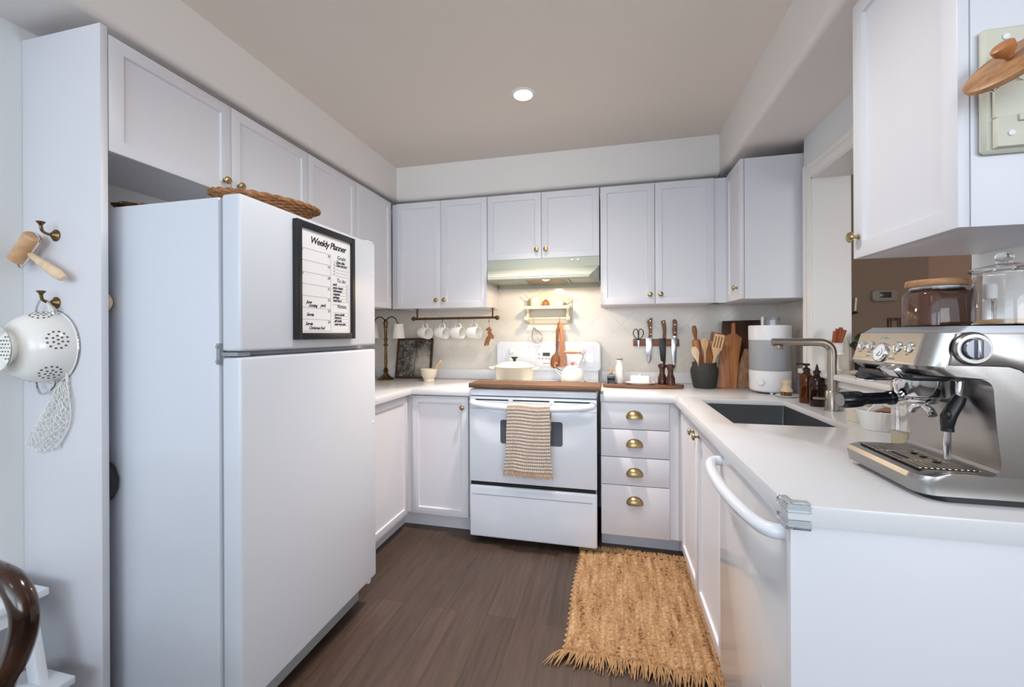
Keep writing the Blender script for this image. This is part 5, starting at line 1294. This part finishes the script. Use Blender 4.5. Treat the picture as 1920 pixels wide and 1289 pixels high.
for i, (dx_, dy_, dz_, sc) in enumerate(((0.012, 0.02, 0.165, 0.050), (-0.03, 0.0, 0.13, 0.032), (0.045, -0.02, 0.12, 0.036), (0.0, -0.035, 0.10, 0.03))):
    bx_, by_ = 1.170, 2.300
    tip = Vector((bx_ + dx_, by_ + dy_, LZ + dz_))
    MB().tube(cr([(bx_, by_, LZ + 0.04), (bx_ + dx_ * 0.3, by_ + dy_ * 0.3, LZ + dz_ * 0.6), tip], 4), 0.0022, 6).build('stem', 'leaf', t)
    def lf(u, v, tip=tip, sc=sc, i=i):
        w = math.sin(PI * v) ** 0.7 * sc * 0.62
        return (tip.x + (u - 0.5) * 2 * w, tip.y - 0.012 * abs(u - 0.5) + 0.008 * math.sin(4 * v + i), tip.z + sc * 1.2 * (v - 0.7) + 0.004 * math.cos(3 * u))
    l_ = MB().grid(lf, 8, 12).build('leaf', 'leaf', t); md = l_.modifiers.new('thick', 'SOLIDIFY'); md.thickness = 0.0008

# by the wall: canister, fluted bowl, spoon rest items
t = thing('cream_canister', 'cream canister behind the fluted white dish under the sill', 'canister', (0.945, 1.88, WZ))
MB().lathe([(0, 0), (0.040, 0), (0.042, 0.003), (0.042, 0.078), (0.038, 0.086), (0, 0.086)], 36, (0.948, 1.88, WZ)).build('body', 'stoneware', t)
MB().lathe([(0, 0.086), (0.039, 0.087), (0.040, 0.092), (0.02, 0.098), (0, 0.099)], 32, (0.948, 1.88, WZ)).build('lid', 'stoneware', t)
t = thing('ramekin', 'white fluted oval dish beside the espresso machine drip tray', 'bowl', (0.935, 1.755, WZ))
MB().lathe([(0, 0), (0.050, 0), (0.053, 0.004), (0.062, 0.040), (0.068, 0.066), (0.066, 0.068), (0.062, 0.064), (0.056, 0.038), (0.048, 0.008), (0, 0.006)], 96, (0.932, 1.735, WZ), None, lambda a, r, z: r * (1 + 0.028 * abs(math.sin(12 * a)) * (1 if 0.004 < z < 0.0675 and r > 0.05 else 0)) * 0.92).build('body', 'ceramic', t)
t = thing('wooden_scoop', 'small brown wooden spoon resting in the fluted white dish', 'spoon', (0.95, 1.745, WZ + 0.04))
mb = MB(); mb.ball((0.955, 1.715, WZ + 0.070), 0.026, (1.15, 0.8, 0.42), 16); mb.build('bowl', 'acacia_pale', t)
MB().tube([(0.935, 1.73, WZ + 0.068), (0.895, 1.762, WZ + 0.030)], [0.006, 0.005], 8).build('handle', 'acacia_pale', t)
t = thing('paper_packet', 'folded white paper packet tucked in the fluted dish', 'packet', (0.93, 1.765, WZ + 0.03))
MB().box(-0.03, 0.03, -0.004, 0.004, 0, 0.055, 0.003, mtx=TR((0.935, 1.775, WZ + 0.030)) @ RY(0.7)).build('packet', 'paper', t)
t = thing('pastry_brush', 'wooden pastry brush leaning on the sill apron behind the portafilter', 'brush', (0.93, 1.62, WZ))
mb = MB(); mb.tube([(0.915, 1.60, WZ + 0.004), (0.965, 1.66, WZ + 0.165)], [0.008, 0.010], 10); mb.build('handle', 'peach', t)
MB().tube([(0.958, 1.654, WZ + 0.160), (0.968, 1.664, WZ + 0.20)], [0.010, 0.006], 10).build('bristles', 'cream', t)
t = thing('glass_storage_jar', 'tall square clear glass jar with cream powder beside the drip tray', 'jar', (0.9, 1.5, WZ))
gx, gy = 0.880, 1.485
bm_ = MB(); bm_.prism(rrect(gx - 0.035, gx + 0.035, gy - 0.035, gy + 0.035, 0.012), WZ, WZ + 0.172, 'XY', 0.004); bm_.build('body', 'glass', t)
MB().prism(rrect(gx - 0.032, gx + 0.032, gy - 0.032, gy + 0.032, 0.010), WZ + 0.005, WZ + 0.045, 'XY').build('powder', 'powder', t)
MB().prism(rrect(gx - 0.036, gx + 0.036, gy - 0.036, gy + 0.036, 0.012), WZ + 0.1725, WZ + 0.19, 'XY', 0.003).build('lid', 'beech', t)

# ================================================================== espresso machine
MY0, MY1 = 1.015, 1.272
t = thing('espresso_machine', 'brushed steel espresso machine with black portafilter on the peninsula', 'espresso machine', (0.77, 1.145, WZ))
def loft(slices):
    """slices: list of closed 3D loops with equal counts"""
    bm_ = bmesh.new(); rows = [[bm_.verts.new(p) for p in L_] for L_ in slices]
    for A, B in zip(rows, rows[1:]):
        n = len(A)
        for i in range(n): bm_.faces.new((A[i], A[(i + 1) % n], B[(i + 1) % n], B[i]))
    bm_.faces.new(rows[0][::-1]); bm_.faces.new(rows[-1])
    bmesh.ops.recalc_face_normals(bm_, faces=bm_.faces)
    mb = MB(); mb._merge(bm_); return mb
R_ = 0.034
ysl = [MY0 + R_ * (1 - math.cos(PI / 2 * k / 8)) for k in range(9)]        # rounded near corner
def setback(y): 
    q = min(1, max(0, (MY0 + R_ - y) / R_)); return R_ * (1 - math.sqrt(max(0, 1 - q * q)))
def slices(prof, front):
    out = []
    for y in ysl + [MY1]:
        s_ = setback(y); out.append([(x + (s_ if f else 0), y, z) for (x, z), f in zip(prof, front)])
    return out
# plinth / drip tray
tray_p = [(0.93, 0.927), (0.93, 0.972), (0.640, 0.972), (0.617, 0.965), (0.612, 0.955), (0.618, 0.927)]
pl = loft(slices(tray_p, [0, 0, 1, 1, 1, 1])).build('drip_tray', 'steel', t, sharp=22)
foot_p = [(0.925, 0.9148), (0.925, 0.927), (0.630, 0.927), (0.640, 0.9148)]
loft([[(x + (setback(y) if f else 0), y + 0.003 * (1 if y < 1.1 else -1), z) for (x, z), f in zip(foot_p, (0, 0, 1, 1))] for y in ysl + [MY1]]).build('rubber_base', 'black', t)
mb = MB(); mb.box(0.632, 0.745, MY0 + 0.028, MY1 - 0.018, 0.9715, 0.9728); gp = mb.build('grille_recess', 'slots', t)
mb = MB()
for k in range(11):
    x = 0.637 + k * 0.0104
    if k == 2:
        mb.box(x - 0.0035, x + 0.0035, MY0 + 0.030, MY0 + 0.10, 0.9728, 0.9752, 0.0008); mb.box(x - 0.0035, x + 0.0035, MY1 - 0.09, MY1 - 0.02, 0.9728, 0.9752, 0.0008)
    else: mb.box(x - 0.0035, x + 0.0035, MY0 + 0.030, MY1 - 0.02, 0.9728, 0.9752, 0.0008)
for y in (MY0 + 0.09, MY0 + 0.17): mb.box(0.632, 0.745, y - 0.003, y + 0.003, 0.9728, 0.9750, 0.0005)
for y in (MY0 + 0.08, MY0 + 0.12, MY0 + 0.15): mb.lathe([(0.004, 0), (0.009, 0.0035), (0.007, 0.0045), (0.003, 0.001)], 16, (0.697, y, 0.9745))
mb.build('drip_grille', 'steel', t)
# body: column, head and curved underside as one C profile
NX = [(0.93, 0.972), (0.93, 1.258), (0.646, 1.258), (0.640, 1.238), (0.632, 1.208), (0.626, 1.190), (0.630, 1.182), (0.648, 1.170), (0.700, 1.165)]
arcp = [(0.718 + 0.022 * math.sin(a), 1.143 + 0.022 * math.cos(a)) for a in [PI / 2 * k / 6 for k in range(7)]]
NX += arcp + [(0.744, 1.08), (0.752, 1.00)] + [(0.732 + 0.02 * math.cos(a), 0.992 - 0.02 * math.sin(a)) for a in [PI / 2 * k / 4 for k in range(1, 5)]]
NX[-1] = (NX[-1][0], 0.9722)
fr_ = [0, 0, 1, 1, 1, 1, 1, 1, 1] + [0] * (len(NX) - 9)
bd = loft(slices(NX, fr_)).build('body', 'steel', t, sharp=22)
# side shroud with its swept shoulder
sh_p = [(0.666, 1.192), (0.735, 1.191), (0.765, 1.190), (0.782, 1.184), (0.80, 1.168), (0.815, 1.150), (0.84, 1.138), (0.929, 1.134), (0.929, 1.257), (0.678, 1.257)]
MB().prism(sh_p, MY0 - 0.004, MY0 + 0.002, 'XZ', 0.003).build('side_shroud', 'steel', t)
# warming tray lid on top
top_p = [(0.925, 1.2585), (0.925, 1.272), (0.672, 1.272), (0.652, 1.2585)]
loft(slices(top_p, [0, 0, 1, 1])).build('cup_tray', 'topgrey', t)
# control panel skin on the sloping front
pa = math.atan2(0.646 - 0.626, 1.258 - 1.190)
def face(y, z, d=0.0):
    k = (z - 1.190) / 0.068; x = 0.626 + 0.020 * k
    return (x - d * math.cos(pa), y, z + d * math.sin(pa))
FM = RY(-PI / 2 + pa)          # +Z -> outwards from the panel
bm_ = bmesh.new(); P = [face(MY0 + R_, 1.256, 0.001), face(MY1 - 0.003, 1.256, 0.001), face(MY1 - 0.003, 1.196, 0.001), face(MY0 + R_, 1.196, 0.001)]
Q = [face(MY0 + R_, 1.256, -0.004), face(MY1 - 0.003, 1.256, -0.004), face(MY1 - 0.003, 1.196, -0.004), face(MY0 + R_, 1.196, -0.004)]
va = [bm_.verts.new(p) for p in P]; vb = [bm_.verts.new(p) for p in Q]
bm_.faces.new(va); bm_.faces.new(vb[::-1])
for i in range(4): bm_.faces.new((va[i], vb[i], vb[(i + 1) % 4], va[(i + 1) % 4]))
bmesh.ops.recalc_face_normals(bm_, faces=bm_.faces); mb = MB(); mb._merge(bm_)
cp = mb.build('control_panel', 'steel_warm', t)
for y in (1.246, 1.210, 1.112, 1.074):
    MB().lathe([(0.0125, 0), (0.0125, 0.002), (0.0105, 0.0032), (0.0098, 0.0015), (0.0085, 0.0028), (0, 0.0034)], 24, face(y, 1.226, 0.001), FM).build('button', 'chrome', cp)
gg = MB().lathe([(0.0235, 0), (0.0235, 0.003), (0.0222, 0.0055), (0.0205, 0.0055), (0.0202, 0.0), ], 36, face(1.163, 1.2115, 0.001), FM).build('pressure_gauge', 'chrome', cp)
MB().lathe([(0.0204, 0.0035), (0, 0.0035)], 32, face(1.163, 1.2115, 0.001), FM).build('gauge_face', 'gaugeface', gg)
mb = MB(); mb.box(-0.0006, 0.0006, -0.002, 0.012, 0.0037, 0.0042, mtx=TR(face(1.163, 1.2115, 0.001)) @ FM @ RZ(0.8))
mb.tube([Vector(TR(face(1.163, 1.2115, 0.001)) @ FM @ Vector((0.009 * math.cos(a), 0.009 * math.sin(a), 0.0037))) for a in [2.6 + k * 0.25 for k in range(14)]], 0.0007, 5); mb.build('gauge_needle', 'black', gg)
def ptext(mb, s_, size, y, z, **k):
    X_, Z_ = Vector((0, -1, 0)), Vector((math.sin(pa), 0, math.cos(pa)))
    m_ = Matrix.Identity(4); p = face(y, z, 0.0012)
    for i in range(3): m_[i][0] = X_[i]; m_[i][1] = Z_[i]; m_[i][2] = X_.cross(Z_)[i]; m_[i][3] = p[i]
    text(mb, s_, size, m_, **k)
mb = MB(); ptext(mb, 'Breville', 0.0115, 1.182, 1.2435, bold=0.0002); mb.build('brand_lettering', 'chrome', cp)
mb = MB()
for s_, y, z in (('POWER', 1.2525, 1.2095), ('PROGRAM', 1.2175, 1.2095), ('1 CUP', 1.117, 1.2095), ('2 CUP', 1.080, 1.2095), ('CLEAN ME', 1.218, 1.200), ('HOT WATER', 1.130, 1.198)): ptext(mb, s_, 0.0036, y, z)
mb.build('caption', 'greyink', cp)
for y in (1.211, 1.123): MB().lathe([(0.002, 0), (0.002, 0.0008), (0, 0.0009)], 10, face(y, 1.205, 0.001), FM).build('indicator', 'gaugeface', cp)
# chrome apron under the panel
mb = MB(); mb.prism([(0.612, 1.176), (0.640, 1.196), (0.652, 1.172), (0.630, 1.160)], 1.085, 1.150, 'XZ', 0.003); mb.build('chrome_visor', 'chrome', t)
mb = MB(); mb.box(0.632, 0.70, MY0 + 0.045, MY1 - 0.012, 1.155, 1.170, 0.004); mb.build('head_underside', 'black', t)
# side dial
dl = MB().lathe([(0.032, 0), (0.032, 0.003), (0.029, 0.008), (0.0225, 0.008), (0.0215, 0.005), (0, 0.005)], 48, (0.702, MY0 - 0.004, 1.2265), OUT['-Y']).build('side_dial', 'steel', t)
mb = MB(); mb.lathe([(0.0205, 0), (0.0205, 0.010), (0.0195, 0.0115), (0, 0.0115)], 40, (0.702, MY0 - 0.0085, 1.2265), OUT['-Y'])
mb.prism(rrect(0.697, 0.707, 1.2075, 1.2455, 0.003), MY0 - 0.026, MY0 - 0.018, 'XZ', 0.002); mb.build('dial_knob', 'knobgrey', dl)
mb = MB(); mb.lathe([(0.0335, 0), (0.0335, 0.0015), (0.032, 0.0015), (0.032, 0)], 48, (0.702, MY0 - 0.004, 1.2265), OUT['-Y']); mb.build('dial_ring', 'slots', dl)
# group head, portafilter
gx_, gy_ = 0.710, 1.160
MB().lathe([(0, 0), (0.044, 0), (0.050, 0.002), (0.0525, 0.006), (0.0525, 0.044), (0, 0.044)], 40, (gx_, gy_, 1.1095)).build('group_head', 'chrome', t)
pf = MB().lathe([(0, 0), (0.027, 0), (0.031, 0.003), (0.033, 0.010), (0.033, 0.014), (0, 0.014)], 40, (gx_, gy_, 1.0952)).build('portafilter', 'chrome', t)
pa_, pb_ = Vector((gx_ - 0.030, gy_ - 0.004, 1.108)), Vector((0.530, 1.128, 1.101)); pd = pb_ - pa_
qd = pd.to_track_quat('Z', 'Y').to_matrix().to_4x4(); PL = pd.length
MB().lathe([(0, 0), (0.007, 0), (0.0085, 0.018), (0.012, 0.034), (0, 0.034)], 24, pa_, qd).build('ferrule', 'chrome', pf)
MB().lathe([(0, 0.032), (0.0135, 0.032), (0.0165, 0.035), (0.0165, 0.043), (0.0135, 0.046), (0.0135, PL * 0.60), (0.0145, PL * 0.66), (0.0185, PL * 0.72), (0.0195, PL * 0.80), (0.0195, PL * 0.96), (0.0175, PL), (0, PL)], 32, pa_, qd).build('handle', 'blackgloss', pf)
MB().lathe([(0.0155, PL - 0.001), (0.0155, PL + 0.0012), (0, PL + 0.0018)], 28, pa_, qd).build('handle_cap', 'steel', pf)
for s_ in (1, -1):
    MB().tube(cr([(gx_, gy_, 1.097), (gx_, gy_ + s_ * 0.010, 1.087), (gx_, gy_ + s_ * 0.024, 1.083), (gx_, gy_ + s_ * 0.034, 1.071)], 4), [0.007] * 6 + [0.008] * 4 + [0.0085] * 3, 10).build('pour_spout', 'chrome', pf)
# grinder cradle beyond the group head
mb = MB(); mb.prism([(0.640, 1.170), (0.70, 1.170), (0.70, 1.150), (0.628, 1.143), (0.625, 1.150)], 1.212, 1.262, 'XZ', 0.002); mb.build('grinder_cradle', 'black', t)
MB().box(0.624, 0.69, 1.212, 1.262, 1.138, 1.1425, 0.0015).build('cradle_fork', 'chrome', t)
# steam wand
wx, wy = 0.728, 1.078
sw_ = MB().lathe([(0, 0), (0.014, 0), (0.015, 0.004), (0.012, 0.010), (0, 0.012)], 20, (wx, wy, 1.155)).build('wand_joint', 'knobgrey', t)
MB().tube(cr([(wx, wy, 1.158), (wx - 0.002, wy, 1.135), (wx - 0.003, wy, 1.118), (wx - 0.010, wy, 1.100)], 4), 0.0065, 12).build('upper_pipe', 'chrome', sw_)
mb = MB(); mb.tube([(wx + 0.0, wy, 1.122), (wx - 0.006, wy, 1.108), (wx - 0.014, wy, 1.092), (wx - 0.021, wy, 1.078), (wx - 0.0225, wy, 1.062), (wx - 0.0225, wy, 1.052)], [0.0105, 0.0125, 0.0125, 0.0135, 0.0115, 0.0095], 16)
mb.tube([(wx - 0.0225, wy, 1.054), (wx - 0.0225, wy, 1.047)], 0.0108, 16); mb.ball((wx - 0.027, wy - 0.006, 1.083), 0.0085, (0.8, 1, 1.5), 12); mb.build('rubber_grip', 'black', sw_)
MB().tube([(wx - 0.0225, wy, 1.048), (wx - 0.0235, wy, 1.006), (wx - 0.0235, wy, 1.000), (wx - 0.0235, wy, 0.988)], [0.0068, 0.0066, 0.0055, 0.006], 14).build('steam_tip', 'chrome', sw_)

# jars on the machine
JZ = 1.2722
t = thing('coffee_canister', 'squarish glass canister of brown grounds with wooden lid on the espresso machine', 'canister', (0.77, 1.215, JZ))
jx, jy = 0.772, 1.212
def sq(r): return rrect(jx - r, jx + r, jy - r, jy + r, r * 0.55, 6)
def shell(mb, levels):
    bm_ = bmesh.new(); prev = None
    for k, (r, z) in enumerate(levels):
        cur = [bm_.verts.new((x, y, z)) for x, y in sq(r)]
        if prev:
            for i in range(len(cur)): bm_.faces.new((prev[i], prev[(i + 1) % len(cur)], cur[(i + 1) % len(cur)], cur[i]))
        else: bm_.faces.new(cur[::-1])
        prev = cur
    bm_.faces.new(prev); bmesh.ops.recalc_face_normals(bm_, faces=bm_.faces); mb._merge(bm_); return mb
shell(MB(), [(0.048, JZ + 0.0005), (0.0525, JZ + 0.004), (0.0525, JZ + 0.075), (0.049, JZ + 0.084), (0.042, JZ + 0.089), (0.042, JZ + 0.097)]).build('body', 'glass', t)
shell(MB(), [(0.046, JZ + 0.0035), (0.0500, JZ + 0.006), (0.0500, JZ + 0.078), (0.046, JZ + 0.083)]).build('grounds', 'cocoa', t)
MB().lathe([(0.044, 0.092), (0.046, 0.0935), (0.046, 0.097), (0, 0.097), (0, 0.092)], 40, (jx, jy, JZ)).build('seal', 'gaugeface', t)
MB().lathe([(0, 0.0972), (0.054, 0.0972), (0.056, 0.100), (0.056, 0.110), (0.054, 0.113), (0, 0.113)], 48, (jx, jy, JZ)).build('lid', 'lidwood', t)
t = thing('glass_jar', 'clear glass cookie jar with knob lid and crumbs on the espresso machine', 'jar', (0.81, 1.085, JZ))
jx2, jy2 = 0.812, 1.088
MB().lathe([(0, 0.0005), (0.044, 0.0005), (0.0475, 0.004), (0.0475, 0.098), (0.044, 0.106), (0.044, 0.112), (0.0415, 0.112), (0.0415, 0.106), (0.0445, 0.097), (0.0445, 0.006), (0, 0.0045)], 48, (jx2, jy2, JZ)).build('body', 'glass', t)
MB().lathe([(0, 0.0048), (0.0435, 0.0062), (0.0435, 0.012), (0.02, 0.014), (0, 0.012)], 32, (jx2, jy2, JZ)).build('crumbs', 'cork', t)
gl = MB().lathe([(0, 0.1125), (0.050, 0.1125), (0.053, 0.116), (0.052, 0.121), (0.044, 0.124), (0.020, 0.131), (0.012, 0.133), (0.012, 0.136), (0, 0.136)], 48, (jx2, jy2, JZ)).build('lid', 'glass', t)
MB().ball((jx2, jy2, JZ + 0.146), 0.0145, (1, 1, 0.75), 20).build('lid_knob', 'glass', gl)
t = thing('spice_bottle', 'slim white-capped bottle glimpsed between the two jars on the espresso machine', 'bottle', (0.86, 1.205, JZ))
MB().lathe([(0, 0.0005), (0.013, 0.0005), (0.013, 0.055), (0.009, 0.062), (0, 0.062)], 20, (0.868, 1.205, JZ)).build('body', 'plastic_clear', t)
MB().lathe([(0, 0.0625), (0.0145, 0.0625), (0.0145, 0.092), (0.012, 0.095), (0, 0.095)], 20, (0.868, 1.205, JZ)).build('cap', 'matte_white', t)

# lid rack on the side of the near cabinet
RYF = 1.0395
t = thing('lid_rack', 'cream wooden lid rack screwed to the near cabinet side', 'rack', (0.80, RYF, 1.74))
MB().box(0.731, 0.93, RYF - 0.016, RYF, 1.617, 1.868, 0.006, 1).build('back_board', 'putty', t)
MB().box(0.7445, 0.93, RYF - 0.030, RYF - 0.0165, 1.624, 1.682, 0.001).build('lower_slat', 'putty', t)
MB().box(0.776, 0.93, RYF - 0.036, RYF - 0.0305, 1.670, 1.684, 0.001).build('lip', 'putty', t)
MB().box(0.7445, 0.93, RYF - 0.024, RYF - 0.0165, 1.684, 1.752, 0.001).build('upper_slat', 'putty', t)
for x, z in ((0.768, 1.845), (0.766, 1.648)):
    MB().lathe([(0.0062, 0), (0.006, 0.002), (0.003, 0.004), (0, 0.0045)], 18, (x, RYF - 0.0165 if z > 1.7 else RYF - 0.0305, z), OUT['-Y']).build('screw_cap', 'matte_white', t)
t = thing('pot_lid', 'round wooden lid with knob tilted in the cream lid rack', 'lid', (0.80, 0.985, 1.79))
nrm = Vector((-0.68, -0.29, 0.68)).normalized(); lc = Vector((0.722, 0.948, 1.755)); ql = nrm.to_track_quat('Z', 'Y').to_matrix().to_4x4()
MB().lathe([(0, -0.007), (0.065, -0.007), (0.068, -0.004), (0.068, 0.003), (0.063, 0.007), (0, 0.009)], 56, lc, ql).build('disc', 'lidwood', t)
MB().lathe([(0, 0.009), (0.006, 0.010), (0.007, 0.014), (0.015, 0.024), (0.0165, 0.036), (0.012, 0.040), (0, 0.041)], 24, lc, ql).build('lid_knob', 'acacia', t)
mb = MB(); mb.tube(cr([(0.690, 0.955, 1.722), (0.705, 0.965, 1.712), (0.720, 0.975, 1.722), (0.726, 0.985, 1.745), (0.742, 1.0, 1.762), (0.79, 1.018, 1.752)], 5), 0.0022, 8); mb.build('wire_clip', 'chrome', t)

# clear corner guards on the worktop corner
gx0, gy0 = 0.349, 0.940
for z0_, z1_, lb in ((0.899, 0.9195, 'clear plastic corner guard on the top edge of the peninsula corner'), (0.8645, 0.884, 'clear plastic corner guard on the bottom edge of the peninsula corner')):
    t = thing('corner_guard', lb, 'corner guard', (gx0, gy0, z0_))
    mb = MB(); tp = z0_ > 0.89
    zv0, zv1 = (z0_, 0.9148) if tp else (0.8692, z1_)
    mb.prism([(gx0 - 0.006, gy0 - 0.006), (gx0 + 0.040, gy0 - 0.006), (gx0 + 0.040, gy0 - 0.0006), (gx0 - 0.0006, gy0 - 0.0006), (gx0 - 0.0006, gy0 + 0.040), (gx0 - 0.006, gy0 + 0.040)], zv0, zv1, 'XY', 0.0012)
    za, zb_ = (0.9148, 0.9195) if tp else (0.8645, 0.8692)
    mb.prism([(gx0 - 0.004, gy0 - 0.004), (gx0 + 0.040, gy0 - 0.004), (gx0 + 0.040, gy0 + 0.012), (gx0 + 0.012, gy0 + 0.014), (gx0 + 0.012, gy0 + 0.040), (gx0 - 0.004, gy0 + 0.040)], za, zb_, 'XY', 0.0012)
    mb.build('guard', 'plastic_clear', t)

# ================================================================== rug
RX0, RX1, RY0, RY1 = -0.180, 0.432, 1.640, 2.425
t = thing('jute_rug', 'woven tan jute rug with ragged fringe on the dark floor by the drawers', 'rug', (0.13, 2.03, 0))
rr_ = random.Random(11); NCOL = 15; NROW = 46
jit = [[rr_.uniform(0.6, 1.15) for _ in range(NROW + 2)] for _ in range(NCOL + 2)]
def rug(u, v):
    x = RX0 + (RX1 - RX0) * u; y = RY0 + (RY1 - RY0) * v
    cu = u * NCOL; ci = min(NCOL - 1, int(cu)); fu = cu - ci
    rv = v * NROW + (0.5 if ci % 2 else 0); ri = min(NROW, int(rv)); fv = rv - ri
    h = (abs(math.sin(PI * fu)) ** 0.6) * (0.35 + 0.65 * abs(math.sin(PI * (fv + 0.25 * math.sin(2 * PI * fu)))) ** 0.7) * jit[ci][ri]
    ex = 0.006 * math.sin(v * NROW * PI) if u in (0, 1) else 0
    edge = min(1, min(u, 1 - u) * 60, min(v, 1 - v) * 60)
    skew = 0.010 * (v - 0.5)
    return (x + ex + skew + 0.003 * math.sin(9 * v), y + 0.006 * math.sin(5 * u), 0.002 + 0.006 * edge + 0.013 * h * edge)
MB().grid(rug, 210, 276).build('woven_field', 'jute', t, sharp=180)
def fringe(v, sg, n, ln):
    mb = MB()
    for i in range(n):
        u = (i + rr_.random()) / n; p = Vector(rug(min(.999, max(.001, u)), v)); p.z = 0.008
        l_ = ln * rr_.uniform(0.65, 1.15); dx_ = rr_.uniform(-0.03, 0.02) - (0.05 * max(0, 0.18 - u) / 0.18 if sg < 0 else 0)
        z1 = rr_.uniform(0.003, 0.012)
        pts = cr([p, p + Vector((dx_ * 0.4 + rr_.uniform(-.006, .006), sg * l_ * 0.45, 0.006 + z1)), p + Vector((dx_, sg * l_, -0.004 + z1 * 0.3))], 4)
        mb.tube(pts, [0.0042, 0.0040, 0.0040, 0.0036, 0.0034, 0.0028, 0.0022, 0.0016, 0.0008], 5)
    return mb
fringe(0.0, -1, 190, 0.080).build('fringe', 'jutefringe', t)
fringe(1.0, 1, 170, 0.060).build('fringe', 'jutefringe', t)

# ================================================================== beyond the opening
t = thing('thermostat', 'cream wall thermostat with dark display on the taupe dining room wall', 'thermostat', (1.80, 3.30, 1.50))
MB().prism(rrect(1.732, 1.876, 1.468, 1.545, 0.02), 3.274, 3.30, 'XZ', 0.006).build('case', mat('beige_thermostat', (150, 138, 124), 0.5), t)
MB().box(1.772, 1.838, 3.2725, 3.276, 1.492, 1.530, 0.001).build('display', 'lcd', t)
t = thing('picture_frame', 'small brown picture frame standing beyond the espresso machine', 'picture', (1.86, 3.25, 1.18))
mb = MB()
for b_ in ((1.826, 1.844, 1.20, 1.357), (1.878, 1.896, 1.20, 1.357), (1.844, 1.878, 1.339, 1.357), (1.844, 1.878, 1.20, 1.218)): mb.box(b_[0], b_[1], 3.282, 3.2995, b_[2], b_[3], 0.002)
mb.build('frame', 'darkwood', t)
MB().box(1.843, 1.879, 3.290, 3.2992, 1.217, 1.340).build('picture', 'taupe', t)
t = thing('wall_candle', 'thin pale taper candle in a black wall holder beyond the opening', 'candle', (1.632, 3.28, 1.40))
MB().tube([(1.628, 3.272, 1.405), (1.634, 3.270, 1.495)], 0.0055, 10).build('taper', 'ivory', t)
mb = MB(); mb.lathe([(0, 0), (0.012, 0), (0.020, 0.006), (0.009, 0.010), (0.009, 0.018), (0, 0.018)], 18, (1.628, 3.272, 1.388)); mb.tube([(1.628, 3.276, 1.392), (1.628, 3.2995, 1.385)], 0.004, 8); mb.build('holder', 'black', t)
